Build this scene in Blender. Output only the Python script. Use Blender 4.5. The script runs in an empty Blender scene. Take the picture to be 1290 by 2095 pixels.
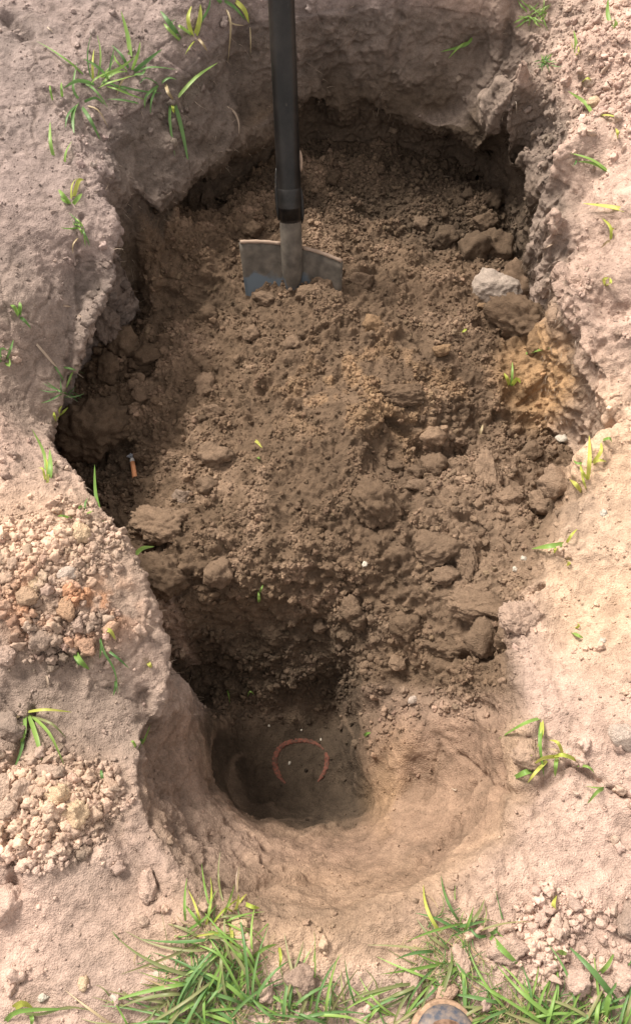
import bpy, bmesh, math, random, time
import numpy as np
from mathutils import Vector, Matrix, Euler

T0 = time.time()
rnd = random.Random(11)
npr = np.random.default_rng(11)
S = bpy.context.scene
COL = S.collection
R = math.radians

# ------------------------------------------------------------------ camera, sky, sun, exposure
PITCH = 68.0
CAM_H = 1.6
VFOV = 62.0
cam_d = bpy.data.cameras.new('camera')
cam = bpy.data.objects.new('camera', cam_d)
COL.objects.link(cam)
cam.location = (0, 0, CAM_H)
cam.rotation_euler = (R(90 - PITCH), 0, 0)
cam_d.sensor_fit = 'VERTICAL'
cam_d.angle = R(VFOV)
cam_d.clip_start = 0.02
cam_d.clip_end = 1000
S.camera = cam

SUN_EL, SUN_AZ = 46.0, -42.0       # azimuth measured from +y towards +x
world = bpy.data.worlds.new('World')
S.world = world
world.use_nodes = True
wn = world.node_tree
wn.nodes.clear()
wo = wn.nodes.new('ShaderNodeOutputWorld')
wb = wn.nodes.new('ShaderNodeBackground')
sky = wn.nodes.new('ShaderNodeTexSky')
sky.sky_type = 'NISHITA'
sky.sun_disc = False
sky.sun_elevation = R(SUN_EL)
sky.sun_rotation = R(SUN_AZ)
sky.dust_density = 4.0
sky.air_density = 1.0
wb.inputs['Strength'].default_value = 0.12
# a thin bright haze veil takes most of the blue out of the sky light
mixh = wn.nodes.new('ShaderNodeMixRGB')
mixh.inputs['Fac'].default_value = 0.75
mixh.inputs['Color2'].default_value = (6.4, 5.7, 5.0, 1)
wn.links.new(sky.outputs['Color'], mixh.inputs['Color1'])
wn.links.new(mixh.outputs['Color'], wb.inputs['Color'])
wn.links.new(wb.outputs['Background'], wo.inputs['Surface'])

sun_d = bpy.data.lights.new('sun', 'SUN')
sun = bpy.data.objects.new('sun', sun_d)
COL.objects.link(sun)
sun_d.energy = 3.9
sun_d.angle = R(18)
sun_d.color = (1.0, 0.92, 0.81)
sdir = Vector((math.sin(R(SUN_AZ)) * math.cos(R(SUN_EL)), math.cos(R(SUN_AZ)) * math.cos(R(SUN_EL)), math.sin(R(SUN_EL))))
sun.rotation_euler = sdir.to_track_quat('Z', 'Y').to_euler()
sun.location = sdir * 20

S.view_settings.view_transform = 'Standard'
S.view_settings.look = 'None'
S.view_settings.exposure = 0.7
S.view_settings.gamma = 1
S.view_settings.use_curve_mapping = False
S.cycles.max_bounces = 6

# ------------------------------------------------------------------ pixel -> place helpers
FPX = 1047.5 / math.tan(R(VFOV / 2))
cp, sp = math.cos(R(PITCH)), math.sin(R(PITCH))
CAMV = Vector((0, 0, CAM_H))


def ray(px, py):
    a = (px - 645) / FPX
    b = (1047.5 - py) / FPX
    # forward = (0,cp,-sp), up = (0,sp,cp)
    return Vector((a, cp + b * sp, -sp + b * cp)).normalized()


def onz(px, py, z):
    d = ray(px, py)
    t = (z - CAM_H) / d.z
    return CAMV + d * t


def topix(P):
    P = np.asarray(P)
    x, y, z = P[..., 0], P[..., 1], P[..., 2] - CAM_H
    dep = y * cp - z * sp
    up = y * sp + z * cp
    return 645 + FPX * x / dep, 1047.5 - FPX * up / dep

# ------------------------------------------------------------------ noise


def _hash(ix, iy, iz, seed):
    h = (ix.astype(np.int64) * 374761393 + iy.astype(np.int64) * 668265263 + iz.astype(np.int64) * 2147483647 + seed * 974634777) & 0xffffffff
    h = ((h ^ (h >> 13)) * 1274126177) & 0xffffffff
    h = ((h ^ (h >> 16)) * 2246822519) & 0xffffffff
    h = h ^ (h >> 15)
    return (h & 0xffffff) / float(0xffffff)


def vnoise(P, scale, seed=0):
    """smooth noise in -1..1"""
    Q = P * scale
    I = np.floor(Q).astype(np.int64)
    f = Q - I
    f = f * f * f * (f * (f * 6 - 15) + 10)
    out = 0
    for dx in (0, 1):
        wx = f[:, 0] if dx else 1 - f[:, 0]
        for dy in (0, 1):
            wy = f[:, 1] if dy else 1 - f[:, 1]
            for dz in (0, 1):
                wz = f[:, 2] if dz else 1 - f[:, 2]
                out = out + wx * wy * wz * _hash(I[:, 0] + dx, I[:, 1] + dy, I[:, 2] + dz, seed)
    return out * 2 - 1


def fbm(P, scale, octs=4, seed=0, gain=.5):
    a, s, o = 1.0, scale, 0
    for k in range(octs):
        o = o + a * vnoise(P + 17.3 * k, s, seed + k)
        a *= gain
        s *= 2.03
    return o


def voro(P, scale, seed=0):
    """F1 and cell id of cellular noise"""
    Q = P * scale
    I = np.floor(Q).astype(np.int64)
    best = np.full(len(P), 9.0)
    sec = np.full(len(P), 9.0)
    idv = np.zeros(len(P))
    for dx in (-1, 0, 1):
        for dy in (-1, 0, 1):
            for dz in (-1, 0, 1):
                cx, cy, cz = I[:, 0] + dx, I[:, 1] + dy, I[:, 2] + dz
                jx = cx + _hash(cx, cy, cz, seed)
                jy = cy + _hash(cx, cy, cz, seed + 1)
                jz = cz + _hash(cx, cy, cz, seed + 2)
                d = np.sqrt((Q[:, 0] - jx) ** 2 + (Q[:, 1] - jy) ** 2 + (Q[:, 2] - jz) ** 2)
                m = d < best
                sec = np.where(m, best, np.minimum(sec, d))
                idv = np.where(m, _hash(cx, cy, cz, seed + 5), idv)
                best = np.where(m, d, best)
    return best, sec, idv


def sstep(a, b, x):
    t = np.clip((x - a) / (b - a), 0, 1)
    return t * t * (3 - 2 * t)

# ------------------------------------------------------------------ the shape of the ground and of the hole
# upper ground: picture point and its height
GP = [(-100, -100, .05), (100, 0, .03), (0, 150, .05), (0, 300, .03), (150, 100, .02), (250, 60, .0), (150, 300, 0), (250, 180, -.02), (200, 345, -.02),
      (0, 450, .03), (0, 550, .01), (150, 480, -.01), (235, 440, -.03), (238, 540, -.06), (80, 600, -.02), (180, 570, -.09), (150, 640, -.11),
      (0, 680, -.02), (0, 770, -.07), (60, 840, -.13), (100, 870, -.17), (140, 740, -.14), (195, 640, -.10), (90, 730, -.1),
      (0, 860, -.03), (90, 930, -.05), (0, 1000, .03), (150, 1040, .0), (225, 1070, -.03), (100, 1150, .05), (0, 1200, .05),
      (250, 1150, .0), (275, 1200, -.02), (200, 1280, .03), (300, 1300, -.04), (0, 1350, .02), (150, 1400, -.03), (250, 1430, -.06),
      (270, 1500, -.07), (0, 1480, -.01), (0, 1550, .02), (100, 1620, .03), (0, 1700, .04), (150, 1700, .01), (200, 1850, 0), (0, 1900, 0),
      (0, 2100, 0), (400, 1950, 0), (645, 2100, 0), (645, 1960, -.01), (900, 2050, 0), (1300, 2100, .02), (1290, 1900, .02), (1100, 1850, 0),
      (1290, 1700, .02), (1290, 1500, .04), (1150, 1500, -.0), (1190, 1630, .0), (1290, 1300, .02), (1290, 1100, -.0), (1220, 1020, -.04), (1290, 960, -.03),
      (1230, 1200, -.03), (1160, 1300, -.05), (1180, 1400, -.0),
      (1040, -20, .02), (1070, 100, .03), (1065, 200, .02), (1130, 300, .0), (1130, 420, .02), (1115, 530, .0), (1150, 630, .0), (1215, 720, .0),
      (1285, 800, -.0), (1290, 400, .06), (1200, 100, .05), (1290, 700, .04), (1220, 550, .04), (1290, 0, .06), (1200, 250, .04), (1350, 860, 0),
      # the far bank: turf edge, then the cut face below it
      (300, 10, .02), (420, 25, 0), (500, -20, .01), (640, -50, .02), (800, -60, .02), (950, -50, .02),
      (280, 200, -.04), (290, 300, -.12), (380, 130, -.05), (400, 230, -.14), (340, 330, -.17), (260, 340, -.12),
      (320, 405, -.2), (440, 330, -.24), (520, 255, -.26), (560, 220, -.26), (490, 150, -.16), (560, 80, -.1),
      (700, 190, -.28), (700, 80, -.13), (820, 120, -.18), (820, 200, -.28), (900, 90, -.14), (980, 140, -.2), (900, 230, -.3), (1000, 60, -.08),
      (740, 180, -.26), (830, 205, -.28), (920, 240, -.29), (985, 290, -.3), (1045, 350, -.32), (1020, 240, -.25), (1070, 340, -.18), (1060, 440, -.28),
      (1075, 520, -.27), (1095, 590, -.2), (1040, 300, -.22), (1035, 130, -.06)]
# inside the hole: loose fill, then the round pit
FP = [(640, 265, -.5), (740, 285, -.5), (950, 345, -.52), (500, 330, -.49), (400, 430, -.48), (300, 470, -.5), (250, 600, -.5), (195, 700, -.5), (120, 860, -.53), (150, 950, -.52), (100, 900, -.56),
      (230, 1030, -.47), (275, 950, -.45), (300, 850, -.40), (270, 740, -.44), (180, 840, -.44), (300, 1080, -.34), (330, 1250, -.37), (290, 1130, -.36), (400, 1000, -.33),
      (220, 380, -.2), (235, 400, -.26), (235, 350, -.1),
      (850, 320, -.52), (1000, 400, -.5), (1045, 480, -.52), (1060, 600, -.40), (1040, 540, -.46), (1150, 740, -.22), (1090, 760, -.26), (1170, 690, -.2),
      (1240, 860, -.5), (1180, 870, -.42), (1120, 900, -.36), (1120, 690, -.3), (1000, 600, -.37),
      (900, 500, -.42), (640, 450, -.42), (500, 600, -.36), (530, 575, -.345), (660, 580, -.30), (640, 625, -.26), (600, 590, -.33), (480, 560, -.37), (700, 575, -.33), (700, 700, -.25), (450, 750, -.36), (850, 700, -.27), (380, 650, -.42), (900, 600, -.33),
      (600, 900, -.24), (700, 960, -.19), (790, 840, -.2), (800, 930, -.27), (860, 900, -.27), (1000, 880, -.3), (960, 980, -.22), (1150, 950, -.3), (1180, 1030, -.29),
      (1050, 1050, -.21), (900, 1060, -.19), (1100, 1200, -.12), (1000, 1200, -.14), (700, 1100, -.2), (500, 1100, -.24), (400, 1150, -.26),
      (550, 1200, -.27), (430, 1220, -.31), (700, 1200, -.25), (850, 1250, -.22), (950, 1300, -.17), (1050, 1330, -.11),
      (400, 1260, -.39), (500, 1280, -.395), (620, 1280, -.38), (710, 1300, -.35), (880, 1330, -.22), (740, 1420, -.36), (800, 1400, -.31),
      (375, 1330, -.46), (440, 1360, -.52), (600, 1380, -.49), (700, 1385, -.48), (395, 1430, -.49), (500, 1440, -.56), (600, 1450, -.57), (700, 1450, -.56),
      (480, 1500, -.55), (615, 1560, -.575), (540, 1590, -.57), (700, 1590, -.56), (620, 1640, -.525), (560, 1620, -.535),
      (440, 1520, -.45), (380, 1480, -.33), (330, 1450, -.26), (320, 1520, -.16), (420, 1600, -.36), (500, 1650, -.44), (350, 1600, -.15), (300, 1600, -.07),
      (520, 1740, -.27), (620, 1700, -.42), (620, 1780, -.24), (420, 1700, -.17), (340, 1700, -.05), (620, 1850, -.1), (480, 1820, -.08), (400, 1790, -.04),
      (760, 1700, -.34), (750, 1790, -.19), (760, 1860, -.07), (850, 1720, -.2), (900, 1800, -.10),
      (735, 1540, -.44), (780, 1500, -.36), (790, 1600, -.36), (740, 1640, -.5), (730, 1460, -.5), (850, 1500, -.27), (850, 1600, -.33), (930, 1430, -.21),
      (960, 1520, -.2), (1000, 1600, -.17), (1060, 1520, -.04), (1080, 1620, -.03), (960, 1700, -.16), (1040, 1740, -.02), (970, 1450, -.19), (1040, 1420, -.07), (1120, 1560, 0),
      (620, 1940, -.01), (800, 1920, -.01), (500, 1900, -.01)]
# rim of the hole: point, height, width of the wall, undercut
RIM = [(200, 345, -.01, .02, .0), (235, 335, -.03, .02, .01), (265, 396, -.18, .02, .03), (320, 412, -.2, .02, .06), (380, 372, -.23, .02, .06), (440, 340, -.25, .02, .06),
       (520, 270, -.27, .03, .06), (570, 228, -.27, .03, .06), (640, 200, -.27, .02, .05), (740, 190, -.27, .02, .05), (830, 215, -.28, .02, .05), (920, 250, -.29, .02, .06), (985, 300, -.3, .02, .06), (1045, 372, -.33, .02, .05),
       (1062, 470, -.36, .03, .03), (1085, 560, -.25, .03, .04), (1125, 640, -.12, .03, .02), (1160, 690, -.08, .03, .02), (1205, 770, -.05, .03, .03), (1245, 850, -.05, .03, .03), (1282, 880, -.05, .03, .02),
       (1240, 895, -.05, .03, .01), (1192, 940, -.06, .04, .0), (1200, 1010, -.06, .05, .0), (1180, 1045, -.07, .06, .0), (1130, 1130, -.08, .08, .0), (1110, 1200, -.1, .08, .0),
       (1070, 1300, -.08, .08, 0), (1080, 1400, -.05, .08, 0), (1120, 1500, -.0, .08, 0), (1130, 1600, 0, .08, 0), (1060, 1750, 0, .08, 0), (920, 1860, 0, .08, 0), (700, 1930, 0, .08, 0),
       (500, 1900, 0, .08, 0), (380, 1820, 0, .08, 0), (290, 1720, 0, .08, 0), (265, 1620, -.02, .06, 0), (285, 1500, -.06, .04, 0), (340, 1430, -.09, .03, .0),
       (355, 1370, -.09, .03, .02), (325, 1270, -.05, .02, .04), (282, 1140, -.01, .02, .055), (232, 1065, -.02, .02, .08), (135, 948, -.05, .02, .085), (88, 897, -.1, .02, .07),
       (100, 850, -.14, .02, .06), (150, 740, -.13, .02, .08), (198, 640, -.1, .02, .09), (236, 560, -.06, .02, .09), (246, 470, -.03, .02, .07), (236, 432, -.03, .02, .02), (203, 400, -.02, .02, .01)]


def pts_world(L):
    return np.array([list(onz(p[0], p[1], p[2])) for p in L])


def rbf_fit(C):
    n = len(C)
    D = np.sqrt(((C[:, None, :2] - C[None, :, :2]) ** 2).sum(-1) + .02 ** 2)
    A = np.zeros((n + 1, n + 1))
    A[:n, :n] = D
    A[:n, :n] -= np.eye(n) * .004
    A[:n, n] = 1
    A[n, :n] = 1
    return np.linalg.solve(A, np.append(C[:, 2], 0))


def rbf_eval(C, w, X, Y):
    out = np.full(X.shape, w[-1])
    for c, k in zip(C, w):
        out += k * np.sqrt((X - c[0]) ** 2 + (Y - c[1]) ** 2 + .02 ** 2)
    return out


GC = pts_world(GP)
# far edges of the detailed ground stay level
EX = np.array([(x, y, .0) for x in (-1.3, -.6, 0, .6, 1.3) for y in (-.6, 2.7)] + [(s * 1.3, y, 0) for s in (-1, 1) for y in (0, .7, 1.4, 2.1)] + [(0, 2.45, 0.02), (.5, 2.45, .02), (-.5, 2.45, .02)])
GC = np.vstack([GC, EX])
FC = pts_world(FP)
GW, FW = rbf_fit(GC), rbf_fit(FC)
RC = pts_world(RIM)
RW = np.array([p[3] for p in RIM])
RU = np.array([p[4] for p in RIM])


def rimdist(X, Y):
    """signed distance to the rim (inside negative), outward direction, local width and undercut"""
    best = np.full(X.shape, 9.0)
    gx = np.zeros(X.shape)
    gy = np.zeros(X.shape)
    wd = np.zeros(X.shape)
    uc = np.zeros(X.shape)
    ins = np.zeros(X.shape, bool)
    n = len(RC)
    for i in range(n):
        a, b = RC[i], RC[(i + 1) % n]
        ex, ey = b[0] - a[0], b[1] - a[1]
        t = np.clip(((X - a[0]) * ex + (Y - a[1]) * ey) / (ex * ex + ey * ey), 0, 1)
        qx, qy = a[0] + t * ex, a[1] + t * ey
        d = np.hypot(X - qx, Y - qy)
        m = d < best
        best = np.where(m, d, best)
        gx = np.where(m, X - qx, gx)
        gy = np.where(m, Y - qy, gy)
        wd = np.where(m, RW[i] * (1 - t) + RW[(i + 1) % n] * t, wd)
        uc = np.where(m, RU[i] * (1 - t) + RU[(i + 1) % n] * t, uc)
        c = ((a[1] > Y) != (b[1] > Y)) & (X < (b[0] - a[0]) * (Y - a[1]) / (b[1] - a[1] + 1e-12) + a[0])
        ins ^= c
    l = np.maximum(best, 1e-5)
    s = np.where(ins, -1, 1)
    return best * s, gx / l * s, gy / l * s, wd, uc


X0, X1, Y0, Y1 = -1.12, 1.12, -.46, 2.52
GS = .005
nx, ny = int((X1 - X0) / GS) + 1, int((Y1 - Y0) / GS) + 1
gx_, gy_ = np.meshgrid(np.linspace(X0, X1, nx), np.linspace(Y0, Y1, ny))
X, Y = gx_.ravel(), gy_.ravel()
P2 = np.stack([X, Y, X * 0], 1)
wob = fbm(P2, 9, 4, 3) * .009
sd, ox, oy, wd, uc = rimdist(X, Y)
sdn = sd + wob * np.where(uc > .005, 1, .5)
G = rbf_eval(GC, GW, X, Y)
F = rbf_eval(FC, FW, X, Y)
k = sstep(-1, 0, sdn / wd)
H = F * (1 - k) + G * k
H = np.where(sd > 0.02, G, np.minimum(H, G + .03))
G_ = G
under = sstep(.03, .12, G_ - H) * uc * 1.4 * np.exp(-(np.minimum(sd, 0) / .15) ** 2) * (1 + .25 * vnoise(P2, 7, 9))
XX = X + ox * under
YY = Y + oy * under
edge = np.minimum.reduce([X - X0, X1 - X, Y - Y0, Y1 - Y])
H = H * sstep(0, .12, edge)
top = np.stack([XX, YY, H], 1)
bot = np.stack([X, Y, np.full(len(X), -.75)], 1)
idx = np.arange(nx * ny).reshape(ny, nx)
q = np.stack([idx[:-1, :-1], idx[:-1, 1:], idx[1:, 1:], idx[1:, :-1]], -1).reshape(-1, 4)
N0 = nx * ny
# the bottom is one coarse sheet tied to the border of the top
border = np.concatenate([idx[0, :-1], idx[:-1, -1], idx[-1, :0:-1], idx[:0:-1, 0]])
bverts = bot[border]
nb = len(border)
ar = np.arange(nb)
side = np.stack([border, N0 + ar, N0 + (ar + 1) % nb, border[(ar + 1) % nb]], 1)
allv = np.vstack([top, bverts, [[0, 1, -.75]]])
cap = np.stack([N0 + ar, np.full(nb, N0 + nb), N0 + (ar + 1) % nb], 1)
faces = q.tolist() + side.tolist() + cap.tolist()
me = bpy.data.meshes.new('tmp')
me.from_pydata(allv.tolist(), [], faces)
tmp = bpy.data.objects.new('tmp', me)
COL.objects.link(tmp)
md = tmp.modifiers.new('r', 'REMESH')
md.mode = 'VOXEL'
md.voxel_size = .0036
md.adaptivity = 0
dg = bpy.context.evaluated_depsgraph_get()
ev = tmp.evaluated_get(dg)
m2 = ev.to_mesh()
nv = len(m2.vertices)
V = np.empty(nv * 3, np.float32)
m2.vertices.foreach_get('co', V)
V = V.reshape(-1, 3).astype(np.float64)
nf = len(m2.polygons)
L = np.empty(len(m2.loops), np.int32)
m2.loops.foreach_get('vertex_index', L)
ev.to_mesh_clear()
Q = L.reshape(-1, 4)
bpy.data.objects.remove(tmp)
keep = (V[:, 2] > -.72)
inner = (V[:, 0] > X0 + .006) & (V[:, 0] < X1 - .006) & (V[:, 1] > Y0 + .006) & (V[:, 1] < Y1 - .006)
keep &= inner
Q = Q[keep[Q].all(1)]
remap = np.full(nv, -1)
used = np.unique(Q)
remap[used] = np.arange(len(used))
Q = remap[Q]
V = V[used]
print('remeshed', len(V), time.time() - T0)


def vnormals(V, Q):
    n = np.cross(V[Q[:, 2]] - V[Q[:, 0]], V[Q[:, 3]] - V[Q[:, 1]])
    out = np.zeros_like(V)
    for c in range(4):
        for ax in range(3):
            out[:, ax] += np.bincount(Q[:, c], n[:, ax], len(V))
    return out / np.maximum(np.linalg.norm(out, axis=1, keepdims=True), 1e-9)


def smooth(V, Q, it=2):
    E = np.vstack([Q[:, [0, 1]], Q[:, [1, 2]], Q[:, [2, 3]], Q[:, [3, 0]]])
    for _ in range(it):
        acc = np.zeros_like(V)
        cnt = np.bincount(E[:, 0], minlength=len(V)) + np.bincount(E[:, 1], minlength=len(V))
        for ax in range(3):
            acc[:, ax] = np.bincount(E[:, 0], V[E[:, 1], ax], len(V)) + np.bincount(E[:, 1], V[E[:, 0], ax], len(V))
        V = V + .5 * (acc / np.maximum(cnt, 1)[:, None] - V)
    return V


V = smooth(V, Q, 2)
N = vnormals(V, Q)
sdv, _, _, _, _ = rimdist(V[:, 0], V[:, 1])
Gv = rbf_eval(GC, GW, V[:, 0], V[:, 1])
Fv = rbf_eval(FC, FW, V[:, 0], V[:, 1])
pu, pv = topix(V)


def blob(cx, cy, rx, ry, soft=.5, z=None, zs=.12):
    """soft ellipse on the ground, given where it stands in the photo; returned as a weight per vertex in world space"""
    zc = z if z is not None else 0.0
    c = onz(cx, cy, zc)
    e1 = onz(cx + rx, cy, zc)
    e2 = onz(cx, cy + ry, zc)
    a = abs(e1.x - c.x)
    b = abs(e2.y - c.y)
    r = np.sqrt(((V[:, 0] - c.x) / a) ** 2 + ((V[:, 1] - c.y) / b) ** 2)
    w = 1 - sstep(1 - soft, 1 + soft, r)
    if z is not None:
        w = w * np.exp(-((V[:, 2] - z) / zs) ** 2)
    return w


inside = np.maximum(1 - sstep(-.05, .0, sdv), sstep(.03, .07, Gv - V[:, 2]) * (sdv < .14) * sstep(.45, .8, N[:, 2]))
# pit axis and its cut faces
PC = onz(615, 1560, -.57)
rp = np.hypot(V[:, 0] - PC.x, V[:, 1] - PC.y)
pit = inside * (1 - sstep(.30, .42, V[:, 1] + .25 * np.abs(V[:, 0] + .02)))            # near part of the hole
pitfar = np.exp(-((V[:, 1] - .40) / .06) ** 2) * sstep(.42, .36, V[:, 1]) * inside
fill = inside * (1 - pit)
wallness = 1 - np.clip(np.abs(N[:, 2]), 0, 1)
steep = sstep(.35, .75, wallness)
smoothface = np.clip(pit * (1 - blob(760, 1380, 150, 110, .3, -.33)), 0, 1)
orange = blob(1135, 755, 105, 90, .45, -.26, .13)
loose = np.clip(fill * (1 - .85 * steep) * (1 - .7 * orange), 0, 1)
heapn = sstep(-.35, .35, fbm(V, 13, 3, 341))
heapL = heapn * np.clip(blob(110, 1190, 150, 150, .3) + blob(90, 1650, 140, 110, .4), 0, 1) * (sdv > 0)
heapR = heapn * np.clip(blob(1150, 1930, 160, 90, .4), 0, 1) * (sdv > 0)
rough_bank = blob(1200, 600, 120, 220, .5)
farwall = np.clip(inside * 0 + (Gv < -.06) * sstep(0, .02, sdv) * (V[:, 1] > 1.3), 0, 1)

# --- relief ----------------------------------------------------------------
n1 = fbm(V, 6, 3, 21)
n2 = fbm(V, 22, 3, 31)
n3 = fbm(V, 70, 2, 41)
n4 = vnoise(V, 210, 51)
rdg1 = 1 - 2.4 * np.abs(fbm(V * np.array([1, 1, 1.5]), 14, 2, 401))
rdg2 = 1 - 2.4 * np.abs(fbm(V, 48, 2, 411))
disp = steep * .0015 * rdg2 + .010 * n1 * (1 - .4 * smoothface) + .0045 * n2 * (1 - .5 * steep) + .0018 * n3 * (1 - .5 * steep) + .0008 * n4
va, vb, vi = voro(V + .01 * np.stack([n2, n3, n1], 1), 22, 61)
clump = np.clip(1 - va * 1.35, -.3, 1) * (vi > .35)
vc, vd, vj = voro(V + .004 * np.stack([n3, n4, n2], 1), 55, 71)
clump2 = np.clip(1 - vc * 1.4, -.3, 1) * (vj > .3)
ve, vf, vk = voro(V, 120, 81)
clump3 = np.clip(1 - ve * 1.4, -.3, 1)
patch = sstep(-.5, .5, fbm(V, 7, 2, 55) + .3)
disp += loose * (.018 * clump * (.4 + .9 * vi) * patch + .0105 * clump2 * (.3 + vj) * (.35 + patch) + .0042 * clump3 - .011)
disp += (heapL + heapR) * (.006 * clump2 + .003 * clump3)
disp += (1 - inside) * (.0016 * clump3 + .003 * clump2 * sstep(-.1, .5, n2)) * (1 - steep * .5)
# hairy, crumbly right bank and ragged far wall
disp += rough_bank * (.006 * rdg1 + .003 * rdg2)
crk, crk2, _ = voro(V * np.array([1, 1, .6]) + .02 * np.stack([n1, n2, n1], 1), 9, 91)
crack = np.exp(-((crk2 - crk) / .035) ** 2)
disp -= crack * .006 * (1 - smoothface) * sstep(-.15, .25, n1 + .3 * n2) * np.clip(farwall + (1 - inside) * .7 + loose * .2, 0, 1)
rimz = np.exp(-(sdv / .03) ** 2) * (sdv > -.06) * (1 - pit * .6)
disp += .6 * rimz * (.003 * rdg2 + .0025 * clump3 + .005 * rdg1)
disp += farwall * (.004 * rdg1 + .012 * n1 + .0012 * rdg2 + .012 * (np.clip(1 - va, 0, 1) * (vi > .6)) * .6)
# spade scrapes curving round the pit
th = np.arctan2(V[:, 0] - PC.x, -(V[:, 1] - PC.y))
sc = np.stack([rp * 13 + V[:, 2] * 7 + 1.1 * n1, th * .9 + n1 * .3, V[:, 2] * 2], 1)
g1 = vnoise(sc, 1.0, 101)
g2 = vnoise(sc * np.array([2.3, 1.5, 1]), 1.0, 103)
g3 = vnoise(sc * np.array([6, 3, 1]), 1.0, 107)
groove = np.clip(pit * sstep(.10, .17, rp), 0, 1)
disp += groove * (.015 * g1 + .0035 * g2 * (1 + n1) + .001 * n2)
disp -= smoothface * .0035 * n2 * sstep(-.3, -.1, V[:, 2])
disp += loose * (.006 * rdg1 + .002 * rdg2)
disp += loose * (.014 * vnoise(V, 11, 201) + .007 * vnoise(V, 19, 203))


def carve(path, w, d, z=0.0):
    global disp
    W = [onz(x, y, z) for x, y in path]
    best = np.full(len(V), 9.0)
    for a_, b_ in zip(W, W[1:]):
        ex, ey = b_.x - a_.x, b_.y - a_.y
        t = np.clip(((V[:, 0] - a_.x) * ex + (V[:, 1] - a_.y) * ey) / (ex * ex + ey * ey), 0, 1)
        best = np.minimum(best, np.hypot(V[:, 0] - a_.x - t * ex, V[:, 1] - a_.y - t * ey))
    best = best + .006 * n2 + .003 * n3
    disp -= d * np.exp(-(np.maximum(best, 0) / w) ** 2) * (np.abs(V[:, 2] - z) < .14)


for path, w_, d_, z_ in [([(178, 470), (160, 520), (150, 600), (128, 680), (110, 760)], .005, .010, -.05), ([(1048, -40), (1054, 80), (1060, 190)], .012, .022, -.0),
                         ([(62, 1450), (40, 1530), (10, 1600)], .007, .02, 0), ([(1000, 1262), (1050, 1238), (1095, 1212)], .006, .028, -.11), ([(920, 1500), (985, 1560), (1050, 1640), (1130, 1580)], .006, .014, -.1),
                         ([(1165, 1565), (1230, 1610), (1300, 1645)], .006, .022, 0), ([(28, 1700), (38, 1780), (20, 1850)], .008, .022, 0), ([(200, 1660), (260, 1740), (330, 1830), (370, 1850)], .005, .008, 0),
                         ([(700, 660), (600, 690), (520, 740)], .010, .02, -.27), ([(840, 1100), (900, 1150), (960, 1150), (1000, 1110)], .010, .025, -.18), ([(780, 860), (870, 910), (950, 900)], .016, .024, -.25),
                         ([(880, 1330), (940, 1350), (1000, 1345)], .012, .03, -.2), ([(940, 1340), (960, 1420), (1000, 1470)], .010, .02, -.17), ([(310, 1440), (330, 1560), (420, 1700), (500, 1760)], .012, .02, -.15),
                         ([(300, 1560), (360, 1680), (440, 1770)], .010, .012, -.06), ([(480, 1735), (560, 1785), (680, 1805), (790, 1780)], .004, .008, -.24), ([(410, 1590), (460, 1680), (540, 1745)], .004, .009, -.27),
                         ([(345, 1600), (390, 1710), (470, 1790), (600, 1835)], .005, .009, -.13), ([(850, 1770), (930, 1700), (975, 1600)], .005, .008, -.14), ([(800, 1700), (870, 1640), (900, 1530)], .004, .007, -.25),
                         ([(520, 1665), (620, 1700), (720, 1690)], .004, .007, -.42), ([(290, 1520), (300, 1620), (340, 1700)], .006, .012, -.06), ([(25, 60), (60, 95)], .02, .03, 0), ([(1130, 215), (1140, 260), (1120, 300)], .02, .035, 0),
                         ([(1180, 560), (1230, 640), (1280, 650)], .022, .035, .02), ([(640, 150), (720, 130), (860, 160)], .016, .02, -.2), ([(820, 30), (800, 120), (770, 170)], .012, .02, -.1)]:
    carve(path, w_, d_, z_)
edgev = np.minimum.reduce([V[:, 0] - X0, X1 - V[:, 0], V[:, 1] - Y0, Y1 - V[:, 1]])
disp *= sstep(.01, .1, edgev)
V = V + N * disp[:, None]
print('relief', time.time() - T0)

# --- soil colours (kinds of soil: dry pink topsoil, cream sand, moist brown fill, humus, orange clay), with light and shade painted in at places ------------------------------
PINK = np.array((.435, .318, .264))
CREAM = np.array((.55, .385, .26))
BROWN = np.array((.148, .101, .068))
DARK = np.array((.085, .062, .044))  # humus; also the tone of painted shade
ORANGE = np.array((.37, .235, .13))
GREY = np.array((.27, .213, .178))
TAN = np.array((.34, .24, .172))
RUST = np.array((.42, .20, .10))
C = np.tile(PINK, (len(V), 1))


def paint(w, col):
    global C
    w = np.clip(w, 0, 1)[:, None]
    C = C * (1 - w) + col * w


def bl(cx, cy, rx, ry, **kw):
    return blob(cx, cy, rx, ry, **kw)


paint(sstep(-.01, -.12, V[:, 2]) * .65 * (1 - inside), GREY)
paint(farwall * .6 * (1 - sstep(-.12, -.02, V[:, 2])), GREY * .85)
paint(bl(1230, 1050, 160, 330, soft=.5) * .7, CREAM)
paint(bl(100, 1150, 220, 180, soft=.5) * .45, CREAM)
paint(sstep(.0, .8, fbm(V, 3.3, 3, 331)) * .5, GREY)
paint(bl(90, 1630, 150, 120, soft=.5) * .4, CREAM)
paint(bl(650, 1930, 330, 60, soft=.6) * .5, CREAM)
paint(bl(1270, 380, 90, 70, soft=.6) * .6, PINK * 1.35)  # overexposed glare on the right bank, painted as paler soil
paint(bl(150, 1250, 110, 80, soft=.5) * .7 * sstep(-.3, .3, n2), RUST)
paint(bl(120, 1450, 200, 110, soft=.5) * .6, GREY)
paint(bl(60, 690, 110, 130, soft=.5) * .45, GREY)
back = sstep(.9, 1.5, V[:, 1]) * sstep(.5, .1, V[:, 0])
C = C * (1 - (back * (1 - inside))[:, None] * np.array((.36, .31, .24)))  # dimmer exposure of the back left bank painted into the soil
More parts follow.
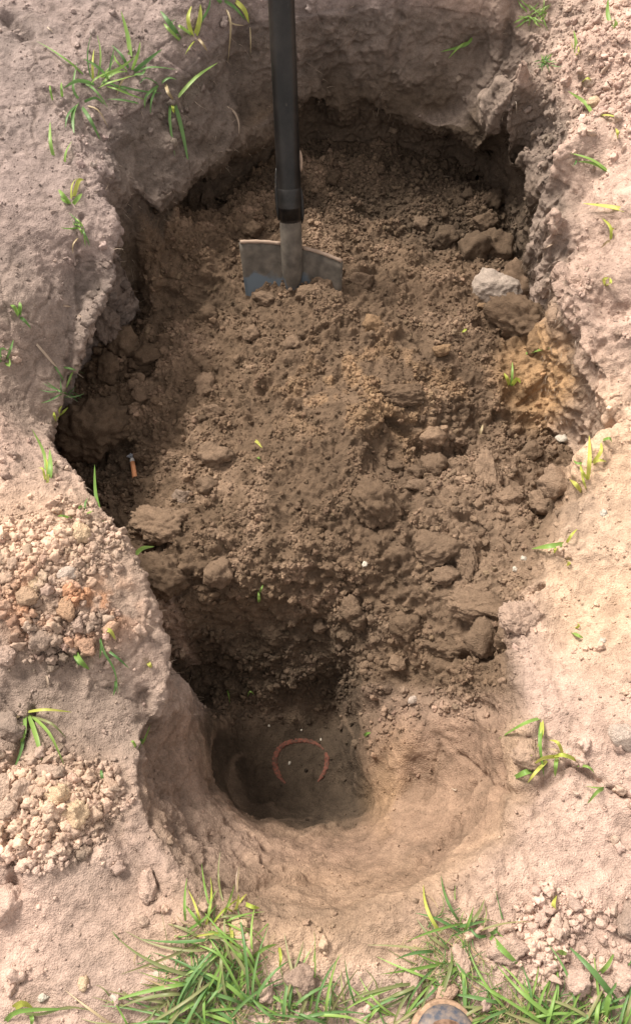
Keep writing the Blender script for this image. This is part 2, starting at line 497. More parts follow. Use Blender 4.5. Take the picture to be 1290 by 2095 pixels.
slopeL = (1 - inside) * sstep(-.03, -.12, V[:, 2]) * sstep(1.2, 1.5, V[:, 1])
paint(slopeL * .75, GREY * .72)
paint((V[:, 1] > 1.45) * sstep(-.16, -.30, V[:, 2] + .03 * n1) * (1 - sstep(.6, .9, N[:, 2])) * .9, DARK * 1.05)  # shade under the overhanging lip, painted onto the back wall
paint(fill, BROWN)
paint(inside * pit, TAN)
paint(pit * sstep(-.02, -.11, V[:, 2] + .03 * n1) * .85, np.array((.225, .148, .110)))
paint(bl(640, 1850, 330, 90, soft=.6) * .65, BROWN * 1.7)
paint(bl(930, 1640, 190, 190, soft=.6) * .35, BROWN * 1.8)
paint(pit * sstep(0, -.25, V[:, 0]) * .5, GREY * .8)  # left side of the pit greyed: its shadow is painted in
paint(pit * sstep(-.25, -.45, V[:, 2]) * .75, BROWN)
paint(pit * sstep(-.36, -.46, V[:, 2] + .015 * n1), DARK * .68)  # humus floor, darkened further by painted shade
paint(inside * np.exp(-((V[:, 1] - .42) / .11) ** 2) * sstep(-.33, -.42, V[:, 2]), DARK)  # shade on the back wall of the pit, painted in
paint(orange * 1.2, ORANGE)
paint(bl(1190, 830, 70, 40, soft=.5, z=-.35) * .8, ORANGE * .8)
paint(loose * bl(800, 680, 220, 120, soft=.6) * .35 * sstep(-.1, .5, n2), ORANGE)
paint(loose * sstep(.2, .9, n1 + .5 * n2) * .35, TAN)
paint(loose * bl(1050, 1000, 180, 250, soft=.6) * .35, TAN)
paint(fill * sstep(-.37, -.49, V[:, 2] + .02 * n1) * .9, DARK * .95)  # low fill darkened: overhang shade put into the colour
paint(inside * np.exp(-((V[:, 1] - .47) / .06) ** 2) * sstep(.2, .1, V[:, 0]) * .7, DARK * 1.1)  # painted shade on the mound front facing the camera
paint(bl(560, 130, 60, 60, soft=.7) * farwall * .5, ORANGE * .8)
paint(bl(860, 1600, 70, 140, soft=.7) * pit * .4 * sstep(-.2, .5, g1), ORANGE)
paint(pit * groove * sstep(.1, .7, g2) * .28, TAN * 1.2)
paint(crack * .25, DARK)
n0_ = fbm(V, 2.6, 3, 301)
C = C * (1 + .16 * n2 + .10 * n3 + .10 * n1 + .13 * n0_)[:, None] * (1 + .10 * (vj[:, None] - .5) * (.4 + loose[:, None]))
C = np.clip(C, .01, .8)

# ------------------------------------------------------------------ materials


def nmat(name):
    m = bpy.data.materials.new(name)
    m.use_nodes = True
    nt = m.node_tree
    b = nt.nodes['Principled BSDF']
    return m, nt, b


def soil_mat(name, src, bump=.6):
    m, nt, b = nmat(name)
    nd = nt.nodes
    lk = nt.links
    if src == 'vertex':
        a = nd.new('ShaderNodeAttribute')
        a.attribute_name = 'soil'
        co = a.outputs['Color']
    elif src == 'object':
        a = nd.new('ShaderNodeObjectInfo')
        co = a.outputs['Color']
    else:
        a = nd.new('ShaderNodeAttribute')
        a.attribute_type = 'INSTANCER'
        a.attribute_name = 'soil'
        co = a.outputs['Color']
    geo = nd.new('ShaderNodeNewGeometry')
    tc = nd.new('ShaderNodeTexCoord')
    pos = geo.outputs['Position']
    n = nd.new('ShaderNodeTexNoise')
    n.inputs['Scale'].default_value = 260
    n.inputs['Detail'].default_value = 5
    n.inputs['Roughness'].default_value = .7
    lk.new(pos, n.inputs['Vector'])
    n2 = nd.new('ShaderNodeTexNoise')
    n2.inputs['Scale'].default_value = 38
    n2.inputs['Detail'].default_value = 6
    n2.inputs['Roughness'].default_value = .65
    lk.new(pos, n2.inputs['Vector'])
    r1 = nd.new('ShaderNodeMapRange')
    r1.inputs['From Min'].default_value = .25
    r1.inputs['From Max'].default_value = .75
    r1.inputs['To Min'].default_value = .68
    r1.inputs['To Max'].default_value = 1.32
    lk.new(n.outputs['Fac'], r1.inputs['Value'])
    r2 = nd.new('ShaderNodeMapRange')
    r2.inputs['From Min'].default_value = .3
    r2.inputs['From Max'].default_value = .7
    r2.inputs['To Min'].default_value = .82
    r2.inputs['To Max'].default_value = 1.18
    lk.new(n2.outputs['Fac'], r2.inputs['Value'])
    mu = nd.new('ShaderNodeMath')
    mu.operation = 'MULTIPLY'
    lk.new(r1.outputs[0], mu.inputs[0])
    lk.new(r2.outputs[0], mu.inputs[1])
    vm = nd.new('ShaderNodeVectorMath')
    vm.operation = 'SCALE'
    lk.new(co, vm.inputs[0])
    lk.new(mu.outputs[0], vm.inputs['Scale'])
    lk.new(vm.outputs[0], b.inputs['Base Color'])
    b.inputs['Roughness'].default_value = .95
    b.inputs['Specular IOR Level'].default_value = .15
    ad = nd.new('ShaderNodeMath')
    ad.operation = 'ADD'
    v = nd.new('ShaderNodeTexVoronoi')
    v.inputs['Scale'].default_value = 330
    lk.new(pos, v.inputs['Vector'])
    lk.new(n.outputs['Fac'], ad.inputs[0])
    mm = nd.new('ShaderNodeMath')
    mm.operation = 'MULTIPLY'
    mm.inputs[1].default_value = -.6
    lk.new(v.outputs['Distance'], mm.inputs[0])
    lk.new(mm.outputs[0], ad.inputs[1])
    bp = nd.new('ShaderNodeBump')
    n3 = nd.new('ShaderNodeTexNoise')
    n3.inputs['Scale'].default_value = 95
    n3.inputs['Detail'].default_value = 4
    n3.inputs['Roughness'].default_value = .6
    lk.new(pos, n3.inputs['Vector'])
    ad2 = nd.new('ShaderNodeMath')
    ad2.operation = 'MULTIPLY_ADD'
    ad2.inputs[1].default_value = 1.3
    lk.new(n3.outputs['Fac'], ad2.inputs[0])
    lk.new(ad.outputs[0], ad2.inputs[2])
    bp.inputs['Strength'].default_value = bump
    bp.inputs['Distance'].default_value = .004
    lk.new(ad2.outputs[0], bp.inputs['Height'])
    lk.new(bp.outputs[0], b.inputs['Normal'])
    return m


M_SOIL = soil_mat('soil_ground', 'vertex', .75)
M_CLOD = soil_mat('soil_clod', 'object', .7)
M_CRUMB = soil_mat('soil_crumb', 'instance', .5)


def simple_mat(name, col, rough=.6, metal=0.0, noise=None, col2=None, bump=0, spec=.5):
    m, nt, b = nmat(name)
    b.inputs['Base Color'].default_value = (*col, 1)
    b.inputs['Roughness'].default_value = rough
    b.inputs['Metallic'].default_value = metal
    b.inputs['Specular IOR Level'].default_value = spec
    if noise:
        n = nt.nodes.new('ShaderNodeTexNoise')
        n.inputs['Scale'].default_value = noise
        n.inputs['Detail'].default_value = 7
        n.inputs['Roughness'].default_value = .65
        tc = nt.nodes.new('ShaderNodeTexCoord')
        nt.links.new(tc.outputs['Object'], n.inputs['Vector'])
        cr = nt.nodes.new('ShaderNodeValToRGB')
        cr.color_ramp.elements[0].position = .38
        cr.color_ramp.elements[1].position = .62
        cr.color_ramp.elements[0].color = (*col, 1)
        cr.color_ramp.elements[1].color = (*(col2 or col), 1)
        nt.links.new(n.outputs['Fac'], cr.inputs[0])
        nt.links.new(cr.outputs[0], b.inputs['Base Color'])
        if bump:
            bp = nt.nodes.new('ShaderNodeBump')
            bp.inputs['Strength'].default_value = bump
            bp.inputs['Distance'].default_value = .002
            nt.links.new(n.outputs['Fac'], bp.inputs['Height'])
            nt.links.new(bp.outputs[0], b.inputs['Normal'])
    return m


# ------------------------------------------------------------------ ground objects


def np_mesh(name, V, Q, smooth_=True):
    me = bpy.data.meshes.new(name)
    nvv, nff, kk = len(V), len(Q), Q.shape[1]
    me.vertices.add(nvv)
    me.vertices.foreach_set('co', V.astype(np.float32).ravel())
    me.loops.add(nff * kk)
    me.loops.foreach_set('vertex_index', Q.astype(np.int32).ravel())
    me.polygons.add(nff)
    me.polygons.foreach_set('loop_start', np.arange(0, nff * kk, kk, dtype=np.int32))
    me.update(calc_edges=True)
    me.polygons.foreach_set('use_smooth', np.full(nff, smooth_))
    return me


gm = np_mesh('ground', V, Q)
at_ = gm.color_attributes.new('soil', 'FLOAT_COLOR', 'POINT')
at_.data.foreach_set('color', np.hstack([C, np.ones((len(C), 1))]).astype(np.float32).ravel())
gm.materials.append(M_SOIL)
ground = bpy.data.objects.new('ground', gm)
COL.objects.link(ground)
ground['kind'] = 'structure'
ground['label'] = 'dug pale soil with a large hole, loose brown fill and a round pit'

# the field goes on to the horizon: a sheet with a window where the detailed ground lies
ring = [0, .6, 1.5, 4, 12, 50, 400]
ov, of = [], []
for k_, r_ in enumerate(ring):
    x0, x1, y0, y1 = X0 + .012 - r_, X1 - .012 + r_, Y0 + .012 - r_, Y1 - .012 + r_
    for i in range(40):
        s_, t_ = divmod(i, 10)
        t_ /= 10
        p = [(x0 + (x1 - x0) * t_, y0), (x1, y0 + (y1 - y0) * t_), (x1 - (x1 - x0) * t_, y1), (x0, y1 - (y1 - y0) * t_)][s_]
        ov.append((p[0], p[1], -.004 if k_ == 0 else .01 * math.sin(7 * p[0]) * (1 if k_ < 3 else 3)))
for k_ in range(len(ring) - 1):
    for i in range(40):
        j = (i + 1) % 40
        of.append((k_ * 40 + i, (k_ + 1) * 40 + i, (k_ + 1) * 40 + j, k_ * 40 + j))
fm = bpy.data.meshes.new('field')
fm.from_pydata(ov, [], of)
fa = fm.color_attributes.new('soil', 'FLOAT_COLOR', 'POINT')
for i in range(len(ov)):
    fa.data[i].color = (.33, .24, .19, 1)
fm.materials.append(M_SOIL)
fo = bpy.data.objects.new('field', fm)
COL.objects.link(fo)
fo['kind'] = 'structure'
for p in fm.polygons:
    if p.normal.z < 0:
        p.flip()

bpy.context.view_layer.update()


def hit(px, py):
    d = ray(px, py)
    ok, loc, nor, _ = ground.ray_cast(CAMV, d)
    if not ok:
        t = -CAM_H / d.z
        return CAMV + d * t, Vector((0, 0, 1))
    return loc.copy(), nor.copy()


def down(x, y, z=1.0):
    ok, loc, nor, _ = ground.ray_cast(Vector((x, y, z)), Vector((0, 0, -1)))
    return (loc.copy(), nor.copy()) if ok else (Vector((x, y, 0)), Vector((0, 0, 1)))


# nearest soil colour, from a coarse lookup
LUT = {}
cells = np.floor(V / .03).astype(int)
ordr = npr.permutation(len(V))[:160000]
for i in ordr:
    LUT[(cells[i, 0], cells[i, 1], cells[i, 2])] = C[i]


def soilcol(p):
    kx, ky, kz = int(math.floor(p[0] / .03)), int(math.floor(p[1] / .03)), int(math.floor(p[2] / .03))
    for dz in (0, -1, 1, -2, 2):
        c = LUT.get((kx, ky, kz + dz))
        if c is not None:
            return c
    return PINK


def px2m(p):
    """metres per photo pixel at a place"""
    dep = p[1] * cp - (p[2] - CAM_H) * sp
    return dep / FPX


def link(name, mesh, mat=None, parent=None, loc=None, rot=None):
    o = bpy.data.objects.new(name, mesh)
    COL.objects.link(o)
    if mat is not None and len(mesh.materials) == 0:
        mesh.materials.append(mat)
    if parent:
        o.parent = parent
    if loc is not None:
        o.location = loc
    if rot is not None:
        o.rotation_euler = rot
    return o


def tag(o, label=None, cat=None, group=None, kind=None):
    if label:
        o['label'] = label
    if cat:
        o['category'] = cat
    if group:
        o['group'] = group
    if kind:
        o['kind'] = kind
    return o


# ------------------------------------------------------------------ clod shapes


def ico(sub):
    bm = bmesh.new()
    bmesh.ops.create_icosphere(bm, subdivisions=sub, radius=1)
    v = np.array([list(x.co) for x in bm.verts])
    f = np.array([[x.index for x in g.verts] for g in bm.faces])
    bm.free()
    return v, f


ICO = {s: ico(s) for s in (2, 3, 4, 5)}


def clod_mesh(name, sub, seed, scale=(1, 1, .8), facets=7, rough=.12, crumb=.05):
    r2 = np.random.default_rng(seed)
    v, f = ICO[sub]
    v = v.copy()
    lim = np.ones(len(v)) * 9
    for _ in range(facets):
        n = r2.normal(size=3)
        n /= np.linalg.norm(n)
        d = r2.uniform(.55, .9)
        dt = v @ n
        lim = np.minimum(lim, np.where(dt > 1e-3, d / np.maximum(dt, 1e-3), 9))
    v = v * np.minimum(lim, 1.0)[:, None]
    off = r2.uniform(0, 50, 3)
    v = v * (1 + rough * fbm(v + off, 1.7, 3, seed % 97)[:, None])
    if sub >= 3:
        a, b, _ = voro(v + off, 4.5, seed % 89)
        v = v * (1 + crumb * (np.clip(1 - a * 1.3, -.2, 1) + .5 * vnoise(v + off, 9, 3))[:, None])
        a, b, _ = voro(v + off, 9.5, seed % 83)
        v = v * (1 + .55 * crumb * (np.clip(1 - a * 1.3, -.2, 1) + .6 * vnoise(v + off, 17, 4))[:, None])
    v = v * np.array(scale)
    return np_mesh(name, v, f, True)


M_SMALL = [clod_mesh('clod', 2, 100 + i, (1, r_, .75), 9, .22) for i, r_ in enumerate((1, .8, .9, .7, 1.0, .85))]
M_MID = [clod_mesh('clod', 3, 200 + i, (1, r_, .75), 9, .2, .12) for i, r_ in enumerate((1, .8, .9, .7, 1.0, .85, .75, .95))]

# --- crumbs: tens of thousands, instanced on points -------------------------------------------------
protos = bpy.data.collections.new('crumb_shapes')
pr_objs = []
for i in range(6):
    o = bpy.data.objects.new('crumb', clod_mesh('crumb', 3, 300 + i, (1, .85 - .08 * i, .8), 11, .4, .2))
    o.data.materials.append(M_CRUMB)
    protos.objects.link(o)
    pr_objs.append(o)

fn = np.cross(V[Q[:, 2]] - V[Q[:, 0]], V[Q[:, 3]] - V[Q[:, 1]])
area = np.linalg.norm(fn, axis=1) * .5
fn = fn / np.maximum(area[:, None] * 2, 1e-12)
fw = lambda a: a[Q].mean(1)
seen = (pu > -120) & (pu < 1410) & (pv > -150) & (pv < 2230)


def scatter(name, label, dens, n, rmin, rmax, power, sink=.25, colvar=.22, lighten=1.0, seed=5):
    r2 = np.random.default_rng(seed)
    w = area * np.clip(fw(dens * seen), 0, None)
    w = w * np.clip(fn[:, 2] * 1.4 + .1, 0.0, 1)
    cs = np.cumsum(w)
    pick = np.searchsorted(cs, r2.random(n) * cs[-1])
    a, b = r2.random((n, 1)), r2.random((n, 1))
    q_ = Q[pick]
    p = (V[q_[:, 0]] * (1 - a) + V[q_[:, 1]] * a) * (1 - b) + (V[q_[:, 3]] * (1 - a) + V[q_[:, 2]] * a) * b
    rad = rmin * (1 - r2.random(n) * (1 - (rmin / rmax) ** power)) ** (-1 / power)
    p = p + fn[pick] * (rad * (1 - 2 * sink))[:, None] * .6
    c = C[q_[:, 0]] * (1 + colvar * r2.normal(size=(n, 1))) * lighten
    c = c * (1 + .06 * r2.normal(size=(n, 3)) * .2)
    me = bpy.data.meshes.new(name)
    me.vertices.add(n)
    me.vertices.foreach_set('co', p.astype(np.float32).ravel())
    A = me.attributes.new('rad', 'FLOAT', 'POINT')
    A.data.foreach_set('value', rad.astype(np.float32))
    A = me.attributes.new('rot', 'FLOAT_VECTOR', 'POINT')
    A.data.foreach_set('vector', (r2.random((n, 3)) * 6.28).astype(np.float32).ravel())
    A = me.color_attributes.new('soil', 'FLOAT_COLOR', 'POINT')
    A.data.foreach_set('color', np.hstack([np.clip(c, .01, .8), np.ones((n, 1))]).astype(np.float32).ravel())
    o = bpy.data.objects.new(name, me)
    COL.objects.link(o)
    ng = bpy.data.node_groups.new(name, 'GeometryNodeTree')
    ng.interface.new_socket('Geometry', in_out='INPUT', socket_type='NodeSocketGeometry')
    ng.interface.new_socket('Geometry', in_out='OUTPUT', socket_type='NodeSocketGeometry')
    gi = ng.nodes.new('NodeGroupInput')
    go = ng.nodes.new('NodeGroupOutput')
    ip = ng.nodes.new('GeometryNodeInstanceOnPoints')
    ci = ng.nodes.new('GeometryNodeCollectionInfo')
    ci.inputs['Collection'].default_value = protos
    ci.inputs['Separate Children'].default_value = True
    ci.inputs['Reset Children'].default_value = True
    na = ng.nodes.new('GeometryNodeInputNamedAttribute')
    na.data_type = 'FLOAT'
    na.inputs['Name'].default_value = 'rad'
    nr = ng.nodes.new('GeometryNodeInputNamedAttribute')
    nr.data_type = 'FLOAT_VECTOR'
    nr.inputs['Name'].default_value = 'rot'
    ip.inputs['Pick Instance'].default_value = True
    ng.links.new(gi.outputs[0], ip.inputs['Points'])
    ng.links.new(ci.outputs[0], ip.inputs['Instance'])
    ng.links.new(na.outputs[0], ip.inputs['Scale'])
    e2r = ng.nodes.new('FunctionNodeEulerToRotation')
    ng.links.new(nr.outputs[0], e2r.inputs[0])
    ng.links.new(e2r.outputs[0], ip.inputs['Rotation'])
    ng.links.new(ip.outputs[0], go.inputs[0])
    mdd = o.modifiers.new('scatter', 'NODES')
    mdd.node_group = ng
    tag(o, label, None, None, 'stuff')
    return o


scatter('fill_crumbs', 'fine brown soil crumbs covering the loose fill', loose * (.15 + 1.3 * sstep(-.3, .7, n2 + .5 * n1)), 34000, .0013, .011, 1.6, .32, .13, 1.0, 5)
scatter('bank_crumbs', 'pale dry crumbs heaped on the banks around the hole', heapL * 2.2 + heapR * 2.2 + .12 * (1 - inside) * (1 - steep) * sstep(0, .8, n2) + .35 * (1 - inside) * bl(1230, 150, 110, 170, soft=.5), 10000, .0018, .016, 1.25, .3, .13, 1.06, 6)
scatter('sandy_grit', 'fine grit lying on the trodden soil', (1 - inside) * (1 - steep) + .9 * pit, 14000, .0008, .0055, 2.2, .3, .2, 1.0, 7)
scatter('wall_crumbs', 'dark crumbs fallen along the foot of the hole walls', fill * sstep(-.4, -.47, V[:, 2]) + pit * blob(770, 1400, 120, 120, .4, -.33), 5000, .002, .012, 1.5, .2, .2, 1.1, 8)
print('crumbs', time.time() - T0)

# ------------------------------------------------------------------ clods lying on the soil
KEY = {'pale': (.43, .36, .31), 'cream': (.56, .42, .27), 'brown': tuple(BROWN * 1.05), 'dark': tuple(BROWN * .72), 'tan': tuple(TAN * .95),
       'grey': tuple(GREY * 1.1), 'pink': tuple(PINK * 1.05), 'orange': tuple(ORANGE * .9), 'white': (.46, .42, .36)}


def clod_at(px, py, w, h, key, label, cat='clod', name='soil_clod', seed=None, group=None, sink=.36, fac=7, rough=.2, crumb=.17):
    p, n = hit(px, py + h * .25)
    m = px2m(p)
    sx, sy = w * m * .56, h * m * .6
    seed = seed or int(px * 7 + py * 13)
    sub = 5 if max(w, h) > 70 else (4 if max(w, h) > 26 else 3)
    if key == 'pale':
        rough, crumb = .14, .06
    me = clod_mesh(name, sub, seed, (sx, sy, min(sx, sy) * .85), fac, rough, crumb)
    # object-space texture wants metres, so the size is in the mesh
    o = link(name, me, M_CLOD)
    o.location = p + Vector((0, 0, min(sx, sy) * .85 * (1 - 2 * sink)))
    r2 = random.Random(seed)
    o.rotation_euler = (r2.uniform(-.3, .3), r2.uniform(-.3, .3), r2.uniform(-.4, .4))
    sc_ = soilcol(p)
    mixk = {'brown': .95, 'dark': .55, 'tan': .8, 'grey': .55, 'pink': .6, 'pale': .15, 'cream': .35, 'orange': .6, 'white': 0}[key]
    c = [sc_[q_] * mixk + KEY[key][q_] * (1 - mixk) for q_ in range(3)]
    o.color = (*[float(x) for x in c], 1)
    tag(o, label, cat, group)
    return o


BIG = [
    (1016, 574, 84, 84, 'pale', 'pale pinkish grey lump wedged between brown clods by the right bank'),
    (1066, 645, 125, 105, 'dark', 'largest dark brown clod leaning on the right wall below the pale lump'),
    (1098, 690, 50, 55, 'dark', 'dark clod tucked under the large one against the right wall'),
    (1062, 565, 66, 70, 'dark', 'dark brown clod standing behind the pale lump'),
    (958, 502, 66, 70, 'brown', 'rounded brown clod up the slope from the pale lump'),
    (1012, 492, 64, 62, 'dark', 'dark wedge of soil beside the black gap in the right wall'),
    (908, 482, 44, 48, 'brown', 'angular brown clod just left of the rounded one'),
    (985, 452, 48, 36, 'dark', 'flat dark clod under the shaded back wall'),
    (1012, 400, 34, 36, 'brown', 'lone smooth clod high up beside the back right wall'),
    (861, 456, 30, 30, 'tan', 'small yellowish stone lying behind the shovel blade'),
    (545, 607, 46, 26, 'tan', 'flat tan clod just below the left wing of the shovel'),
    (520, 466, 40, 36, 'brown', 'brown clod above the left corner of the blade'),
    (420, 782, 42, 40, 'tan', 'reddish tan clod on the left flank of the mound'),
    (437, 835, 34, 26, 'tan', 'small tan clod right below the reddish tan one'),
    (443, 1155, 58, 54, 'tan', 'square tan clod on the lower left of the mound'),
    (192, 862, 135, 105, 'dark', 'large dark block in the shadow under the left bank'),
    (212, 640, 66, 74, 'dark', 'dark clod in the shadowed upper left corner of the hole'),
    (258, 690, 62, 58, 'dark', 'dark clod next to the upper left wall foot'),
    (225, 745, 52, 46, 'dark', 'dark clod halfway down the left wall foot'),
    (300, 720, 46, 40, 'dark', 'smaller dark clod right of the wall foot clods'),
    (285, 800, 40, 34, 'dark', 'dark clod above the cigarette end by the big block'),
    (440, 922, 56, 40, 'brown', 'low brown clod on the shaded side of the mound'),
    (427, 985, 44, 34, 'dark', 'dark clod below the low brown one'),
    (375, 1010, 34, 28, 'grey', 'greyish clod between mound and left bank'),
    (336, 1062, 112, 66, 'brown', 'long brown slab of soil at the left foot of the mound'),
    (325, 1165, 120, 92, 'brown', 'big broken block at the left end of the mound above the pit'),
    (300, 1110, 60, 34, 'dark', 'dark clod squeezed against the left bank edge'),
    (882, 942, 52, 48, 'dark', 'dark grey cube of soil in the hollow of the mound'),
    (806, 950, 40, 26, 'brown', 'oval clod in the mound hollow left of the grey cube'),
    (850, 965, 34, 28, 'dark', 'small dark clod touching the grey cube'),
    (852, 990, 40, 22, 'tan', 'flat tan chip under the hollow of the mound'),
    (885, 885, 44, 36, 'brown', 'clod on the upper edge of the mound hollow'),
    (938, 898, 38, 22, 'tan', 'reddish flat clod right of the mound hollow'),
    (775, 1010, 90, 80, 'brown', 'broad rounded lump on the crown of the mound'),
    (820, 800, 90, 44, 'brown', 'long lump above the mound hollow'),
    (1000, 950, 50, 90, 'tan', 'tall ridge of pale soil right of the mound hollow'),
    (885, 1115, 118, 66, 'brown', 'flat broad slab split from the front of the mound'),
    (953, 1130, 44, 76, 'brown', 'upright wedge beside the flat slab'),
    (912, 1172, 58, 36, 'brown', 'clod lying below the flat slab'),
    (1112, 1020, 62, 48, 'tan', 'tan clod by the foot of the right slope'),
    (1145, 978, 70, 60, 'tan', 'orange brown clod beside the gap under the right bank'),
    (1080, 920, 56, 36, 'brown', 'lumpy clod below the orange clay ledge'),
    (1040, 1012, 44, 32, 'brown', 'brown clod on the right shoulder of the mound'),
    (1148, 893, 24, 20, 'white', 'small whitish grey stone at the foot of the orange clay'),
    (985, 1232, 130, 56, 'brown', 'thick crust slab overhanging the pit on the right'),
    (990, 1290, 60, 66, 'brown', 'upright clod under the overhanging crust'),
    (1058, 1255, 74, 56, 'tan', 'rough lump at the right end of the crust'),
    (915, 1318, 90, 44, 'brown', 'drooping lump at the lip above the pit'),
    (835, 1270, 60, 50, 'dark', 'dark lump in the cleft left of the crust'),
    (722, 1235, 44, 40, 'brown', 'clod near the top of the slide into the pit'),
    (735, 1262, 36, 32, 'brown', 'rounded clod on the slide into the pit'),
    (657, 1275, 26, 30, 'tan', 'small pale clod at the edge of the dark pit wall'),
    (812, 1350, 34, 26, 'tan', 'reddish clod half way down the slide'),
    (842, 1428, 20, 16, 'pale', 'pale round stone at the foot of the slide'),
    (985, 625, 20, 16, 'orange', 'orange clod left of the largest dark clod'),
    (900, 712, 40, 24, 'orange', 'crumbly orange lump on the upper mound'),
    (760, 660, 44, 34, 'orange', 'orange tinted lump in front of the right wing of the blade'),
    (600, 700, 36, 28, 'tan', 'tan lump on the mound below the shovel'),
    (628, 592, 56, 30, 'brown', 'heap of crumbly soil against the right half of the blade'),
    (740, 570, 40, 32, 'tan', 'angular clod just right of the blade corner'),
    (680, 365, 34, 28, 'brown', 'rounded clod in the shade right of the shovel socket'),
    (430, 640, 40, 30, 'brown', 'brown clod left of the mound top'),
    (515, 680, 34, 26, 'tan', 'small pale clod upper left on the mound'),
    (550, 560, 34, 22, 'brown', 'low clod against the left wing of the shovel'),
    (88, 1292, 46, 48, 'grey', 'largest grey clod of the upper left heap'),
    (140, 1168, 44, 30, 'pale', 'whitish clod in the middle of the upper left heap'),
    (160, 1270, 30, 28, 'pink', 'round pink clod beside the large grey one'),
    (180, 1315, 38, 34, 'tan', 'tan clod at the lower edge of the upper left heap'),
    (75, 1185, 24, 34, 'cream', 'tall cream clod near the left end of the upper heap'),
    (135, 1240, 34, 46, 'orange', 'rust coloured crumbly clod in the upper left heap'),
    (60, 1215, 40, 34, 'orange', 'rust coloured clod farther left in the heap'),
    (165, 1085, 40, 34, 'cream', 'cream lump above the upper left heap'),
    (12, 1335, 34, 34, 'pink', 'pale clod at the picture edge below the upper heap'),
    (120, 1618, 42, 40, 'cream', 'cream yellow stone topping the lower left heap'),
    (150, 1655, 54, 44, 'cream', 'bright cream lump below the yellow stone'),
    (105, 1575, 50, 36, 'grey', 'grey lump behind the yellow stone'),
    (45, 1600, 44, 44, 'grey', 'rounded grey clod left of the yellow stone'),
    (10, 1595, 40, 50, 'grey', 'grey clod at the left picture edge of the lower heap'),
    (20, 1480, 60, 50, 'grey', 'low grey lump left of the spreading grass tuft'),
    (15, 1640, 40, 36, 'grey', 'small grey clod under the left edge clod'),
    (20, 1835, 60, 60, 'pink', 'pink lump at the left edge below the lower heap'),
    (300, 1800, 34, 50, 'pink', 'pinkish lump on the near rim left of the pit'),
    (612, 1985, 56, 54, 'dark', 'dark smooth split clod in the near grass'),
    (546, 2018, 30, 42, 'tan', 'tan clod left of the dark split one'),
    (490, 1890, 36, 30, 'cream', 'cream clod among the yellow grass on the near rim'),
    (505, 1925, 46, 36, 'tan', 'orange tan crumbly clod beneath the cream one'),
    (944, 1950, 30, 56, 'pink', 'upright pink clod between grass blades by the boot'),
    (838, 2008, 40, 52, 'tan', 'smooth tan clod left of the boot'),
    (912, 2020, 56, 30, 'orange', 'reddish flat clod in front of the boot toe'),
    (1180, 1998, 58, 50, 'pink', 'large pink clod in the near right heap'),
    (1274, 1985, 40, 44, 'pink', 'pink clod at the right edge of the near heap'),
    (1040, 1930, 70, 44, 'pink', 'low pink lump at the left of the near right heap'),
    (1285, 1860, 50, 70, 'grey', 'dark cracked lump at the right picture edge'),
    (1276, 1494, 60, 50, 'pale', 'pale lump at the right edge beyond the yellow grass'),
    (1075, 1535, 60, 50, 'tan', 'sandy lump under the drooping yellow grass'),
    (172, 2006, 18, 26, 'cream', 'cream pebble on the bare trodden soil'),
    (90, 2037, 20, 14, 'white', 'whitish pebble farther left on the trodden soil'),
    (236, 2038, 16, 14, 'white', 'white chip near the olive grass blades'),
    (745, 1152, 10, 10, 'white', 'tiny white bead on the front of the mound'),
    (1069, 1142, 12, 12, 'white', 'tiny white bead right of the flat slab'),
    (1052, 1163, 10, 9, 'white', 'white speck below the tiny bead'),
    (656, 1512, 4, 5, 'white', 'pale grain just above the red ring'),
    (617, 1493, 4, 4, 'white', 'pale grain above the top of the ring'),
    (550, 1484, 5, 4, 'white', 'pale grain on the pit floor left above the ring'),
    (592, 1560, 4, 7, 'white', 'pale grain inside the ring'),
    (1233, 1048, 12, 14, 'white', 'white pebble on the sunny right slope'),
    (1232, 1309, 14, 12, 'white', 'white pebble on the lower right slope'),
    (1215, 205, 24, 20, 'cream', 'cream stone on top of the right bank'),
    (1252, 228, 20, 16, 'pink', 'pink stone beside the cream stone on the right bank'),
]
for b_ in BIG:
    small_ = max(b_[2], b_[3]) < 27 and b_[4] in ('white', 'cream', 'pale')
    clod_at(*b_, cat='pebble' if small_ else 'clod', name='pebble' if small_ else 'soil_clod', fac=8 if b_[2] > 40 else 6)

